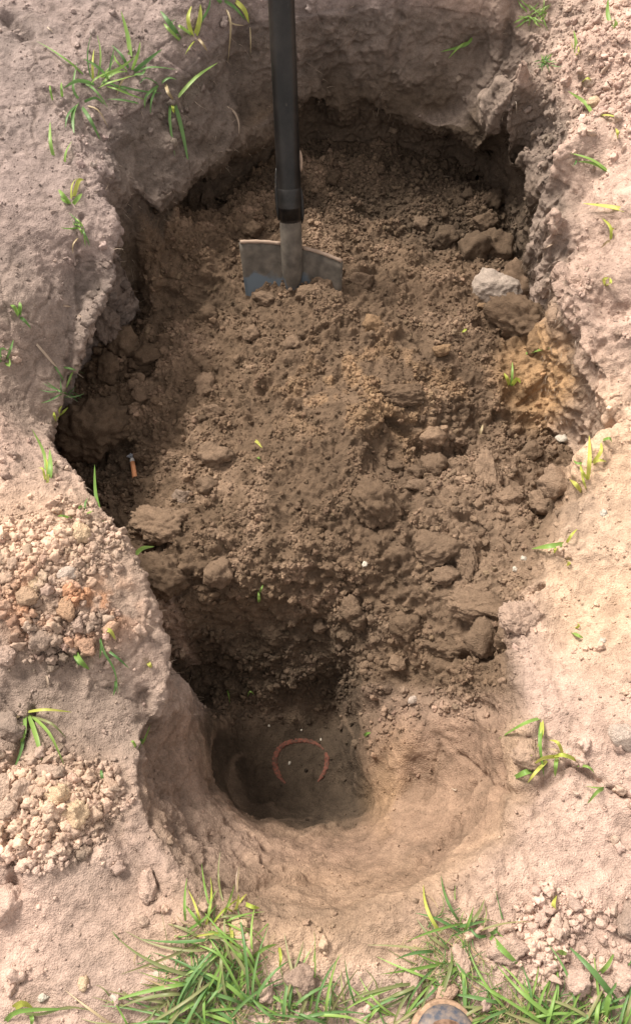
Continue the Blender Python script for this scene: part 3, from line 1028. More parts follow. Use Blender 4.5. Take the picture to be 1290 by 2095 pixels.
# --- medium clods: each an object of its own, told apart by what it lies beside
LAND = [(1016, 574, 'the pale pinkish lump'), (1066, 645, 'the largest dark clod'), (958, 502, 'the rounded clod up the slope'), (861, 456, 'the yellowish stone behind the blade'),
        (1012, 400, 'the lone smooth clod at the back wall'), (545, 600, 'the left wing of the spade blade'), (600, 420, 'the spade socket'), (700, 560, 'the right corner of the blade'), (420, 782, 'the reddish tan clod on the left flank'),
        (443, 1155, 'the square tan clod'), (192, 862, 'the large dark block under the bank'), (274, 958, 'the cigarette end'), (212, 640, 'the dark upper left corner clod'),
        (300, 740, 'the wall foot clods'), (336, 1062, 'the long slab at the mound foot'), (325, 1165, 'the big broken block above the pit'), (882, 942, 'the dark grey cube'),
        (775, 1010, 'the broad lump on the crown'), (820, 800, 'the long lump above the hollow'), (1000, 950, 'the tall pale ridge'), (885, 1115, 'the flat split slab'),
        (1112, 1020, 'the tan clod by the right slope'), (1145, 890, 'the foot of the orange clay'), (985, 1232, 'the overhanging crust'), (915, 1318, 'the drooping lump at the pit lip'), (722, 1235, 'the top of the slide'),
        (812, 1350, 'the reddish clod of the slide'), (842, 1428, 'the pale round stone at the slide foot'), (640, 1275, 'the pale clod at the pit wall edge'), (985, 625, 'the orange clod'), (900, 712, 'the crumbly orange lump'),
        (600, 700, 'the tan lump below the spade'), (528, 906, 'the yellow blade on the mound'), (529, 1220, 'the thin sprig on the mound'), (745, 1152, 'the tiny white bead'), (680, 365, 'the shaded clod right of the socket'),
        (88, 1292, 'the largest grey clod of the heap'), (140, 1168, 'the whitish clod of the upper heap'), (135, 1240, 'the rust coloured clod'), (75, 1185, 'the tall cream clod'), (180, 1315, 'the tan clod under the heap'), (200, 1110, 'the edge of the upper heap'),
        (120, 1618, 'the cream yellow stone'), (45, 1600, 'the rounded grey clod'), (20, 1700, 'the left edge end of the lower heap'), (105, 1700, 'the middle of the lower heap'), (150, 1760, 'the lower end of the lower heap'), (20, 1835, 'the pink edge lump'),
        (1180, 1998, 'the large pink clod'), (1040, 1930, 'the low pink lump'), (1274, 1985, 'the pink clod at the right edge'), (1136, 1850, 'the yellow shred'), (1140, 1925, 'the middle of the near right heap')]
ZONES = [('fill', 150, (1020, 960, 150, 190), (10, 26), 1.0, 'brown'), ('foot', 120, (235, 760, 90, 200), (10, 30), .85, 'dark'), ('shade', 90, (860, 400, 190, 100), (10, 26), .9, 'dull'),
         ('slide', 110, (780, 1330, 80, 90), (9, 24), 1.0, 'brown'), ('heap', 170, (110, 1190, 130, 130), (10, 27), 1.1, 'pale'), ('heap', 150, (80, 1680, 110, 110), (10, 30), 1.1, 'pale'),
         ('near heap', 150, (1150, 1950, 150, 80), (10, 27), 1.08, 'pink'), ('mound', 130, (640, 900, 270, 300), (8, 22), 1.0, 'brown')]
GRP = {'fill': 'clods on the right of the fill', 'foot': 'clods at the left wall foot', 'shade': 'clods in the shade at the back', 'slide': 'clods on the slide into the pit', 'heap': 'pale clods heaped on the left bank',
       'near heap': 'pink clods of the near right heap', 'mound': 'clods over the mound'}
DIRS = ['right of', 'to the upper right of', 'above', 'to the upper left of', 'left of', 'to the lower left of', 'below', 'to the lower right of']
usedlab = set()
rest = []
cands = []
for zn, n_, (cx, cy, rx, ry), (a_, b_), li, tone in ZONES:
    for i in range(n_):
        while True:
            ux, uy = rnd.uniform(-1, 1), rnd.uniform(-1, 1)
            if ux * ux + uy * uy < 1:
                break
        cands.append((-(a_ * (b_ / a_) ** (rnd.random() ** 1.8)), cx + ux * rx, cy + uy * ry, zn, li, tone))
cands.sort()
made = 0
for sz, px, py, zn, li, tone in cands:
    sz = -sz
    p, n = hit(px, py)
    s = sz * px2m(p) * .5
    k_ = rnd.uniform(.85, 1.15) * li
    col = [float(min(.75, x * k_)) for x in soilcol(p)]
    lx, ly, ln_ = min(LAND, key=lambda l: (l[0] - px) ** 2 + (l[1] - py) ** 2)
    dist = math.hypot(lx - px, ly - py)
    di = DIRS[int(round(math.degrees(math.atan2(ly - py, px - lx)) / 45)) % 8]
    lab = '%s%s clod %s%s %s' % ('' if sz > 15 else 'small ', tone, 'close ' if dist < 45 else '', di, ln_)
    if dist > 130 or dist < 14 or lab in usedlab or made >= 188 or not (5 < px < 1285 and py < 2080):
        rest.append((p, s, col))
        continue
    usedlab.add(lab)
    made += 1
    o = link('soil_clod', M_MID[rnd.randrange(len(M_MID))], M_CLOD)
    o.location = p + Vector((0, 0, s * .15))
    o.scale = (s, s, s)
    o.rotation_euler = (rnd.uniform(-.6, .6), rnd.uniform(-.6, .6), rnd.uniform(0, 6.28))
    o.color = (*col, 1)
    tag(o, lab, 'clod', GRP[zn])
# the others of that size, joined
vs, fs, cs_ = [], [], []
off = 0
for p, s, col in rest:
    me_ = M_SMALL[rnd.randrange(6)]
    mat_ = Matrix.Translation(p + Vector((0, 0, s * .15))) @ Euler((rnd.random(), rnd.random(), rnd.random() * 6.28)).to_matrix().to_4x4() @ Matrix.Scale(s, 4)
    vs += [tuple(mat_ @ v_.co) for v_ in me_.vertices]
    fs += [tuple(off + i for i in f_.vertices) for f_ in me_.polygons]
    cs_ += [(*col, 1)] * len(me_.vertices)
    off += len(me_.vertices)
me = bpy.data.meshes.new('small_clods')
me.from_pydata(vs, [], fs)
ca = me.color_attributes.new('soil', 'FLOAT_COLOR', 'POINT')
ca.data.foreach_set('color', np.array(cs_, np.float32).ravel())
for p_ in me.polygons:
    p_.use_smooth = True
o = link('small_clods', me, M_SOIL)
tag(o, 'small loose clods strewn between the larger ones', None, None, 'stuff')

# ------------------------------------------------------------------ the spade
M_SHAFT = simple_mat('black_plastic', (.006, .0055, .0055), .33, 0, 14, (.018, .016, .015), .1, .3)
M_STEEL = simple_mat('soiled_steel', (.20, .15, .11), .75, .1, 9, (.17, .15, .135), .3, .3)
M_BLUE = simple_mat('blue_grey_paint', (.10, .135, .165), .5, .4, 20, (.14, .17, .19), .1, .5)
M_EDGE = simple_mat('worn_tread', (.36, .27, .21), .8, .1, 40, (.30, .22, .17), .2, .3)
M_TAPE = simple_mat('scuffed_tape', (.008, .008, .008), .4, 0, 45, (.02, .018, .017), .2, .4)


def tube_mesh(name, pts, rads, seg=20, flat=(1, 1), cap=True):
    """tube round a polyline of Vectors; flat squashes the section"""
    bm = bmesh.new()
    rings = []
    for i, p in enumerate(pts):
        t = (pts[min(i + 1, len(pts) - 1)] - pts[max(i - 1, 0)]).normalized()
        s = t.cross(Vector((0, 1, .3))).normalized()
        if s.length < .1:
            s = Vector((1, 0, 0))
        u = s.cross(t).normalized()
        r = rads[i]
        rings.append([bm.verts.new(p + s * math.cos(a) * r * flat[0] + u * math.sin(a) * r * flat[1]) for a in [2 * math.pi * k / seg for k in range(seg)]])
    for A, B in zip(rings, rings[1:]):
        for k in range(seg):
            bm.faces.new((A[k], A[(k + 1) % seg], B[(k + 1) % seg], B[k]))
    if cap:
        bm.faces.new(rings[0][::-1])
        bm.faces.new(rings[-1])
    bmesh.ops.recalc_face_normals(bm, faces=bm.faces)
    me = bpy.data.meshes.new(name)
    bm.to_mesh(me)
    bm.free()
    for p in me.polygons:
        p.use_smooth = len(p.vertices) == 4
    return me


ZB = -.245
CT = onz(596, 503, ZB)                       # top centre of the blade
topd = onz(575, 0, .0)
# the shaft passes through the point seen at the top of the picture, 1.97 m deep
rr = ray(575, 0)
dep = 1.97
TP = CAMV + rr * (dep / (rr.y * cp - rr.z * sp))
SD = (TP - CT).normalized()
LT = onz(489, 496, ZB)
RT = onz(701, 536, ZB)
spade = bpy.data.objects.new('spade', None)
COL.objects.link(spade)
spade.location = CT
tag(spade, 'black handled spade stuck in the loose soil with its steel blade half buried', 'spade')


def rel(p):
    return p - CT


# blade: two wings folded about the socket
def blade_mesh():
    bm = bmesh.new()
    nu, nw = 25, 12
    nrm = SD.cross(RT - LT).normalized()
    th_ = .0022
    grid = {}
    for sgn in (0, 1):
        for i in range(nu):
            u = i / (nu - 1)
            c = .5
            if u < c:
                k = u / c
                P = LT.lerp(CT, k) + Vector((0, .006 * math.sin(k * math.pi), 0))
            else:
                k = (u - c) / (1 - c)
                P = CT.lerp(RT, k) + Vector((0, .006 * math.sin(k * math.pi), 0))
            for j in range(nw):
                v = j / (nw - 1)
                q = P - SD * (v * .27) * (1 - .08 * abs(u - .5) ** 2 * 4)
                q = q + (CT - P) * (.10 * v)
                grid[sgn, i, j] = bm.verts.new(rel(q) + nrm * (th_ if sgn else -th_))
    for sgn in (0, 1):
        for i in range(nu - 1):
            for j in range(nw - 1):
                f = [grid[sgn, i, j], grid[sgn, i + 1, j], grid[sgn, i + 1, j + 1], grid[sgn, i, j + 1]]
                bm.faces.new(f if sgn else f[::-1])
    for i in range(nu - 1):
        bm.faces.new([grid[0, i, 0], grid[0, i + 1, 0], grid[1, i + 1, 0], grid[1, i, 0]])
        bm.faces.new([grid[0, i, nw - 1], grid[1, i, nw - 1], grid[1, i + 1, nw - 1], grid[0, i + 1, nw - 1]])
    for j in range(nw - 1):
        bm.faces.new([grid[0, 0, j], grid[1, 0, j], grid[1, 0, j + 1], grid[0, 0, j + 1]])
        bm.faces.new([grid[0, nu - 1, j], grid[0, nu - 1, j + 1], grid[1, nu - 1, j + 1], grid[1, nu - 1, j]])
    bmesh.ops.recalc_face_normals(bm, faces=bm.faces)
    me = bpy.data.meshes.new('blade')
    bm.to_mesh(me)
    bm.free()
    for p in me.polygons:
        p.use_smooth = True
    return me


# dried soil above, bare blue-grey steel lower down and at the edges: paint worn in patches
m, nt, b = nmat('blade_steel')
tc = nt.nodes.new('ShaderNodeTexCoord')
sep = nt.nodes.new('ShaderNodeSeparateXYZ')
nt.links.new(tc.outputs['Object'], sep.inputs[0])
nz = nt.nodes.new('ShaderNodeTexNoise')
nz.inputs['Scale'].default_value = 16
nz.inputs['Detail'].default_value = 6
nt.links.new(tc.outputs['Object'], nz.inputs['Vector'])
ma = nt.nodes.new('ShaderNodeMath')
ma.operation = 'MULTIPLY_ADD'
ma.inputs[1].default_value = .10
nt.links.new(nz.outputs['Fac'], ma.inputs[0])
nt.links.new(sep.outputs['Z'], ma.inputs[2])
mr = nt.nodes.new('ShaderNodeMapRange')
mr.inputs['From Min'].default_value = -.012
mr.inputs['From Max'].default_value = -.022
nt.links.new(ma.outputs[0], mr.inputs['Value'])
nz2 = nt.nodes.new('ShaderNodeTexNoise')
nz2.inputs['Scale'].default_value = 40
nz2.inputs['Detail'].default_value = 8
nt.links.new(tc.outputs['Object'], nz2.inputs['Vector'])
cr = nt.nodes.new('ShaderNodeValToRGB')
cr.color_ramp.elements[0].position = .35
cr.color_ramp.elements[1].position = .68
cr.color_ramp.elements[0].color = (.085, .074, .062, 1)
cr.color_ramp.elements[1].color = (.17, .145, .12, 1)
nt.links.new(nz2.outputs['Fac'], cr.inputs[0])
mx = nt.nodes.new('ShaderNodeMixRGB')
mx.inputs['Color2'].default_value = (.10, .125, .15, 1)
nt.links.new(mr.outputs[0], mx.inputs['Fac'])
nt.links.new(cr.outputs[0], mx.inputs['Color1'])
nt.links.new(mx.outputs[0], b.inputs['Base Color'])
m2_ = nt.nodes.new('ShaderNodeMapRange')
m2_.inputs['To Min'].default_value = .8
m2_.inputs['To Max'].default_value = .42
nt.links.new(mr.outputs[0], m2_.inputs['Value'])
nt.links.new(m2_.outputs[0], b.inputs['Roughness'])
b.inputs['Metallic'].default_value = .35
bp = nt.nodes.new('ShaderNodeBump')
bp.inputs['Strength'].default_value = .35
bp.inputs['Distance'].default_value = .002
nt.links.new(nz2.outputs['Fac'], bp.inputs['Height'])
nt.links.new(bp.outputs[0], b.inputs['Normal'])
M_BLADE = m
link('blade', blade_mesh(), M_BLADE, spade)
# rolled treads on both shoulders
for (A_, B_, a0, a1) in ((LT, CT, .02, .80), (CT, RT, .22, .98)):
    pts = [rel(A_.lerp(B_, a0 + (a1 - a0) * k / 10) + Vector((0, .006 * math.sin((a0 + (a1 - a0) * k / 10) * math.pi), .002))) for k in range(11)]
    link('tread', tube_mesh('tread', pts, [.0048 + .0006 * math.sin(k * 2.1) for k in range(11)], 10), M_EDGE, spade)


def along(s, side=0.0):
    return rel(CT + SD * s)


FWD = (CAMV - CT).normalized()
off_ = (FWD - SD * FWD.dot(SD)).normalized() * .012
pts = [along(s) + off_ * (1 if s > -.06 else .3) for s in (-.15, -.11, -.07, -.03, .01, .05, .09, .13, .17)]
link('socket', tube_mesh('socket', pts, [.006, .021, .028, .0285, .0285, .0285, .027, .026, .024], 24), M_BLADE, spade)
SH0 = .075
pts = [along(SH0 + (1.05 - SH0) * k / 24) + off_ for k in range(25)]
sh = link('shaft', tube_mesh('shaft', pts, [.0308] * 25, 28), M_SHAFT, spade)
# the lower edge of the plastic sleeve, scuffed, with two lips of the split socket showing beside it
pts = [along(SH0 - .012 + .10 * k / 6) + off_ for k in range(7)]
link('sleeve', tube_mesh('sleeve', pts, [.0272, .0292, .0305, .0311, .0313, .0313, .0300], 28), M_TAPE, spade)
for sgn, s0, s1 in ((-1, .07, .20), (1, .06, .15), (1, .19, .24)):
    sv = SD.cross(off_).normalized() * sgn
    pts = [along(s0 + (s1 - s0) * k / 8) + off_ * 1.1 + sv * (.0305 + .002 * math.sin(k / 8 * math.pi)) for k in range(9)]
    link('socket_strap', tube_mesh('socket_strap', pts, [.0015, .0045, .006, .0062, .006, .006, .0055, .0045, .0015], 10, (.8, 1)), M_EDGE if s0 > .1 else M_TAPE, spade)
# D grip well above the frame
gp = along(1.05) + off_
sv = Vector((1, 0, 0))
pts = [gp, gp + SD * .03 - sv * .03, gp + SD * .07 - sv * .055, gp + SD * .12 - sv * .06, gp + SD * .12 + sv * .06, gp + SD * .07 + sv * .055, gp + SD * .03 + sv * .03, gp]
link('grip', tube_mesh('grip', pts, [.02, .015, .014, .014, .014, .014, .015, .02], 14), M_SHAFT, spade)

# dried mud smeared on the plastic
for M_, lo_ in ((M_SHAFT, .63), (M_TAPE, .6)):
    nt = M_.node_tree
    b = nt.nodes['Principled BSDF']
    tc = nt.nodes.new('ShaderNodeTexCoord')
    mp = nt.nodes.new('ShaderNodeMapping')
    mp.inputs['Scale'].default_value = (1, .35, .35)
    n = nt.nodes.new('ShaderNodeTexNoise')
    n.inputs['Scale'].default_value = 55
    n.inputs['Detail'].default_value = 9
    n.inputs['Roughness'].default_value = .75
    nt.links.new(tc.outputs['Object'], mp.inputs[0])
    nt.links.new(mp.outputs[0], n.inputs['Vector'])
    mr = nt.nodes.new('ShaderNodeMapRange')
    mr.inputs['From Min'].default_value = lo_
    mr.inputs['From Max'].default_value = lo_ + .1
    mr.inputs['To Max'].default_value = .7
    nt.links.new(n.outputs['Fac'], mr.inputs['Value'])
    mx = nt.nodes.new('ShaderNodeMixRGB')
    mx.inputs['Color2'].default_value = (.19, .15, .12, 1)
    old = b.inputs['Base Color'].links[0].from_socket
    nt.links.new(mr.outputs[0], mx.inputs['Fac'])
    nt.links.new(old, mx.inputs['Color1'])
    nt.links.new(mx.outputs[0], b.inputs['Base Color'])

# ------------------------------------------------------------------ ring on the pit floor
M_RING = simple_mat('red_fired_clay', (.17, .064, .047), .95, 0, 130, (.075, .048, .037), .9, .05)
rc, _ = hit(615, 1562)
mpp = px2m(rc)


def ring_arc(a0, a1, w0, w1, name, parent):
    n_ = max(8, int(abs(a1 - a0) / 3))
    vs, fs = [], []
    for i in range(n_ + 1):
        a = R(a0 + (a1 - a0) * i / n_)
        t = i / n_
        wv = (w0 + (w1 - w0) * t) * (1 + .25 * math.sin(i * 1.7) * rnd.uniform(.4, 1)) * min(1, .35 + 4 * min(t, 1 - t))
        rad = 51 + 2 * math.sin(3 * a)
        for jj, (dr, hz) in enumerate(((-.5, -.006), (-.45, .0004), (-.15, .0016), (.2, .0014), (.45, .0002), (.5, -.006))):
            r_ = (rad + dr * wv) * mpp
            x, y = rc.x + math.cos(a) * r_ * 1.04, rc.y + math.sin(a) * r_ * .97
            z = down(x, y)[0].z + hz + rnd.uniform(-.0012, .0012) + .001
            vs.append((x - rc.x, y - rc.y, z - rc.z))
    for i in range(n_):
        for jj in range(5):
            a_ = i * 6 + jj
            fs.append((a_, a_ + 1, a_ + 7, a_ + 6))
    me = bpy.data.meshes.new(name)
    me.from_pydata(vs, [], fs)
    me.validate()
    for p in me.polygons:
        p.use_smooth = True
    return link(name, me, M_RING, parent)


ringo = bpy.data.objects.new('clay_ring', None)
COL.objects.link(ringo)
ringo.location = rc
tag(ringo, 'broken orange red ring showing in the dark floor of the round pit', 'ring')
ring_arc(32, 234, 9, 13, 'ring_piece', ringo)
ring_arc(-48, 25, 7, 11, 'ring_piece', ringo)

# ------------------------------------------------------------------ cigarette end
cb0, _ = hit(276, 978)
cb1, _ = hit(272, 940)
mid, _ = hit(274, 958)
cg = bpy.data.objects.new('cigarette_end', None)
COL.objects.link(cg)
cg.location = mid + Vector((0, 0, .007))
tag(cg, 'cigarette end with orange filter lying in the dark left part of the hole', 'cigarette end')
dv = (cb1 - cb0)
dv.z *= .4
ln = dv.length
dv.normalize()
r_ = 5.0 * px2m(mid)
M_FILT = simple_mat('filter_paper', (.78, .36, .18), .7, 0, 200, (.66, .30, .15), .1, .3)
M_PAP = simple_mat('cigarette_paper', (.75, .73, .7), .8, 0, 90, (.5, .5, .5), .1, .2)
M_ASH = simple_mat('ash', (.05, .06, .08), .9, 0, 300, (.45, .47, .52), .8, .2)
c0 = Vector((0, 0, 0)) - dv * ln * .5
link('filter', tube_mesh('filter', [c0, c0 + dv * ln * .02, c0 + dv * ln * .74], [r_ * .92, r_, r_], 18), M_FILT, cg)
link('paper', tube_mesh('paper', [c0 + dv * ln * .74, c0 + dv * ln * .86, c0 + dv * ln * .9], [r_ * .96, r_ * .98, r_ * .8], 18), M_PAP, cg)
ao = link('ash', clod_mesh('ash', 3, 5, (r_ * 1.3, r_ * 1.2, r_ * .9), 6, .3, .3), M_ASH, cg)
ao.location = c0 + dv * ln * 1.02 + Vector((-.004, 0, 0))

# ------------------------------------------------------------------ boot
M_WELT = simple_mat('worn_welt', (.42, .28, .19), .9, 0, 110, (.24, .16, .11), .8, .2)
M_LEA = simple_mat('blue_grey_leather', (.05, .06, .085), .55, 0, 70, (.20, .155, .13), .6, .4)
M_TOE = simple_mat('scuffed_brown_leather', (.10, .055, .035), .7, 0, 90, (.24, .15, .105), .8, .3)
M_LACE = simple_mat('lace', (.05, .045, .04), .9)
BX, BY, BZ = .205, -.214, .004


def loft(name, secs, mat, parent, seg=28, close=True):
    """secs: (y, half width, bottom z, top z, power) with y running back from the toe"""
    bm = bmesh.new()
    rings = []
    for (y, hw, zb, zt, pw) in secs:
        ring_ = []
        for k in range(seg):
            a = 2 * math.pi * k / seg
            c_, s_ = math.cos(a), math.sin(a)
            c_ = math.copysign(abs(c_) ** (2 / pw), c_)
            s_ = math.copysign(abs(s_) ** (2 / pw), s_)
            ring_.append(bm.verts.new((hw * c_, -y, (zb + zt) / 2 + (zt - zb) / 2 * s_)))
        rings.append(ring_)
    for A, B in zip(rings, rings[1:]):
        for k in range(seg):
            bm.faces.new((A[k], A[(k + 1) % seg], B[(k + 1) % seg], B[k]))
    if close:
        bm.faces.new(rings[0][::-1])
        bm.faces.new(rings[-1])
    bmesh.ops.recalc_face_normals(bm, faces=bm.faces)
    me = bpy.data.meshes.new(name)
    bm.to_mesh(me)
    bm.free()
    for p in me.polygons:
        p.use_smooth = True
    return link(name, me, mat, parent)


boot = bpy.data.objects.new('boot', None)
COL.objects.link(boot)
boot.location = (BX, BY, BZ)
tag(boot, 'rounded toe of a worn work boot standing in the near grass', 'boot')


def toew(y, w, r=.05):
    return w * math.sqrt(max(0, 1 - ((r - y) / r) ** 2)) if y < r else w


ys = [.0005, .003, .008, .015, .025, .035, .05, .08, .12, .17, .22, .26, .285, .295]
loft('sole', [(y, toew(y, .054, .052) * (1 - .12 * math.exp(-((y - .17) / .05) ** 2)) * (1 if y < .27 else .8), 0, .026, 6) for y in ys], M_WELT, boot)
ys2 = [.0065, .009, .014, .02, .03, .04, .055]
loft('toe_band', [(y, toew(y - .006, .0485, .048), .024, .026 + .028 * math.sqrt(min(1, (y - .006) / .03)), 2.4) for y in ys2], M_LEA, boot)
ys3 = [.018, .022, .028, .036, .05, .07, .09]
loft('toe_cap', [(y, toew(y - .0175, .040, .046), .03, .032 + .036 * math.sqrt(min(1, (y - .0175) / .035)), 2.2) for y in ys3], M_TOE, boot)
loft('upper', [(.045, .0455, .024, .058, 2.4), (.07, .048, .024, .07, 2.4), (.10, .047, .024, .082, 2.4), (.14, .043, .024, .105, 2.4), (.17, .040, .024, .14, 2.6), (.20, .039, .024, .17, 2.8), (.24, .038, .024, .18, 2.8), (.27, .036, .024, .17, 2.6), (.29, .02, .026, .12, 2.2)], M_TOE, boot)
bt = tube_mesh('boot_shaft', [Vector((0, -.225, z)) for z in (.12, .15, .2, .24, .27, .268)], [.048, .052, .052, .055, .058, .05], 28, (.85, 1.1))
link('boot_shaft', bt, M_LEA, boot)
for k in range(5):
    y = -.095 - k * .018
    z = .083 + k * .012
    link('lace', tube_mesh('lace', [Vector((-.022, y, z - .002)), Vector((-.01, y + .003, z + .004)), Vector((.01, y - .003, z + .004)), Vector((.022, y, z - .002))], [.0022] * 4, 8), M_LACE, boot)

# ------------------------------------------------------------------ grass


def grass_mat(name, c1, c2, trans=.35):
    m, nt, b = nmat(name)
    tc = nt.nodes.new('ShaderNodeTexCoord')
    n = nt.nodes.new('ShaderNodeTexNoise')
    n.inputs['Scale'].default_value = 28
    n.inputs['Detail'].default_value = 4
    nt.links.new(tc.outputs['Object'], n.inputs['Vector'])
    oi = nt.nodes.new('ShaderNodeObjectInfo')
    ad = nt.nodes.new('ShaderNodeMath')
    ad.operation = 'MULTIPLY_ADD'
    ad.inputs[1].default_value = .5
    nt.links.new(oi.outputs['Random'], ad.inputs[0])
    nt.links.new(n.outputs['Fac'], ad.inputs[2])
    mr = nt.nodes.new('ShaderNodeMapRange')
    mr.inputs['From Min'].default_value = .4
    mr.inputs['From Max'].default_value = 1.05
    nt.links.new(ad.outputs[0], mr.inputs['Value'])
    mx = nt.nodes.new('ShaderNodeMixRGB')
    mx.inputs['Color1'].default_value = (*c1, 1)
    mx.inputs['Color2'].default_value = (*c2, 1)
    nt.links.new(mr.outputs[0], mx.inputs['Fac'])
    nt.links.new(mx.outputs[0], b.inputs['Base Color'])
    b.inputs['Roughness'].default_value = .45
    b.inputs['Specular IOR Level'].default_value = .4
    t = nt.nodes.new('ShaderNodeBsdfTranslucent')
    nt.links.new(mx.outputs[0], t.inputs['Color'])
    ms = nt.nodes.new('ShaderNodeMixShader')
    ms.inputs['Fac'].default_value = trans
    out = [x for x in nt.nodes if x.type == 'OUTPUT_MATERIAL'][0]
    nt.links.new(b.outputs[0], ms.inputs[1])
    nt.links.new(t.outputs[0], ms.inputs[2])
    nt.links.new(ms.outputs[0], out.inputs['Surface'])
    return m


GM = {'g': grass_mat('green_blade', (.10, .21, .07), (.17, .31, .10)),
      'm': grass_mat('mid_green_blade', (.17, .32, .07), (.28, .43, .11)),
      'y': grass_mat('yellow_green_blade', (.36, .46, .07), (.52, .52, .13)),
      'd': grass_mat('dry_blade', (.36, .27, .15), (.46, .38, .24), .15),
      'o': grass_mat('olive_blade', (.15, .19, .07), (.27, .26, .12), .25),
      'r': grass_mat('root_fibre', (.30, .22, .16), (.46, .37, .29), .1)}


def crom(P, n):
    out = []
    m_ = len(P)
    for i in range(m_ - 1):
        p0, p1, p2, p3 = P[max(i - 1, 0)], P[i], P[i + 1], P[min(i + 2, m_ - 1)]
        for k in range(n):
            t = k / n
            out.append(.5 * ((2 * p1) + (p2 - p0) * t + (2 * p0 - 5 * p1 + 4 * p2 - p3) * t * t + (3 * p1 - p0 - 3 * p2 + p3) * t ** 3))
    out.append(P[-1].copy())
    return out


def blade_geo(name, pts, w, mat, origin, base=.55, parent=None, roll=None):
    """pts: points in the world; w: full width in metres"""
    P = crom([p - origin for p in pts], 4)
    n = len(P)
    vs, fs = [], []
    rl = rnd.uniform(-.7, .7) if roll is None else roll
    tw = rnd.uniform(-.5, .5)
    viewv = (CAMV - origin).normalized()
    for i, p in enumerate(P):
        t = (P[min(i + 1, n - 1)] - P[max(i - 1, 0)])
        t = t.normalized() if t.length > 1e-7 else Vector((0, 0, 1))
        s_ = t.cross(viewv * .6 + Vector((0, 0, .6)))
        s_ = s_.normalized() if s_.length > 1e-4 else Vector((1, 0, 0))
        u = s_.cross(t)
        a = rl + tw * i / n
        sd_ = s_ * math.cos(a) + u * math.sin(a)
        un = u * math.cos(a) - s_ * math.sin(a)
        q = i / (n - 1)
        ww = w * .5 * (base + (1 - base) * min(1, q * 4)) * (1 - max(0, (q - .45) / .55) ** 1.6) + w * .01
        vs += [tuple(p - sd_ * ww + un * ww * .35), tuple(p), tuple(p + sd_ * ww + un * ww * .35)]
    for i in range(n - 1):
        for k in (0, 1):
            fs.append((i * 3 + k, i * 3 + k + 1, i * 3 + k + 4, i * 3 + k + 3))
    me = bpy.data.meshes.new(name)
    me.from_pydata(vs, [], fs)
    for p in me.polygons:
        p.use_smooth = True
    o = link(name, me, mat, parent)
    if parent is None:
        o.location = origin
    return o


def path3(px_pts, lifts, rise=.05):
    """a blade seen along these photo points, standing a little off the soil"""
    out = []
    b0 = None
    for (x, y), l in zip(px_pts, lifts):
        p, n = hit(x, y)
        d = ray(x, y)
        t = (p - CAMV).length
        if b0 is None:
            b0 = t
        t = min(t - l, b0 + rise + .25 * abs(len(out)) * .02)
        out.append(CAMV + d * t)
    out[0] = out[0] - Vector((0, 0, .006))
    return out


def pathlift(k, n, h):
    q = k / (n - 1)
    return h * (.12 + math.sin(min(1, q * 1.05) * math.pi) ** .8) if k else -.002


def tuft(label, blades, cat='grass tuft', name='grass_tuft', group=None, h=.022):
    """blades: (path in photo pixels, width px, colour key)"""
    p0 = hit(*blades[0][0][0])[0]
    root = bpy.data.objects.new(name, None)
    COL.objects.link(root)
    root.location = p0
    tag(root, label, cat, group)
    for path, w, key in blades:
        if len(path) == 2:
            (x0, y0), (x1, y1) = path
            dx, dy = x1 - x0, y1 - y0
            bend = rnd.uniform(-.12, .12)
            path = [path[0], (x0 + dx * .5 - dy * bend, y0 + dy * .5 + dx * bend), path[1]]
        hh = h * rnd.uniform(.5, 1.4)
        n_ = len(path)
        pts = path3(path, [pathlift(k, n_, hh) for k in range(n_)])
        blade_geo('blade', pts, w * px2m(p0), GM[key], p0, parent=root)
    return root


def single(label, path, w, key, name='grass_blade', cat='grass blade', h=.012, group=None):
    name = 'sprout' if name == 'grass_blade' else name
    if len(path) == 2:
        (x0, y0), (x1, y1) = path
        path = [path[0], ((x0 + x1) / 2 + (y1 - y0) * .08, (y0 + y1) / 2 - (x1 - x0) * .08), path[1]]
    n_ = len(path)
    p0 = hit(*path[0])[0]
    pts = path3(path, [pathlift(k, n_, h) for k in range(n_)])
    o = blade_geo(name, pts, w * px2m(p0), GM[key], p0)
    tag(o, label, cat, group)
    return o


def spray(x, y, n, L, d0, sp_, keys, w=(4, 8), jit=14):
    out = []
    jit = jit * 2.2 if L > 60 else jit
    for i in range(n):
        a = R(d0 + rnd.uniform(-sp_, sp_))
        l = L * rnd.uniform(.5, 1.15)
        cv = rnd.uniform(-.8, .8)
        l *= 1.45 if L > 60 else 1.1
        bx, by = x + rnd.uniform(-jit, jit), y + rnd.uniform(-jit * .6, jit * .6)
        pts = [(bx, by)]
        for k in range(1, 5):
            aa = a + cv * k / 4
            bx += math.cos(aa) * l / 4
            by -= math.sin(aa) * l / 4
            pts.append((bx, by))
        out.append((pts, rnd.uniform(*w) * .62, rnd.choice(keys)))
    return out


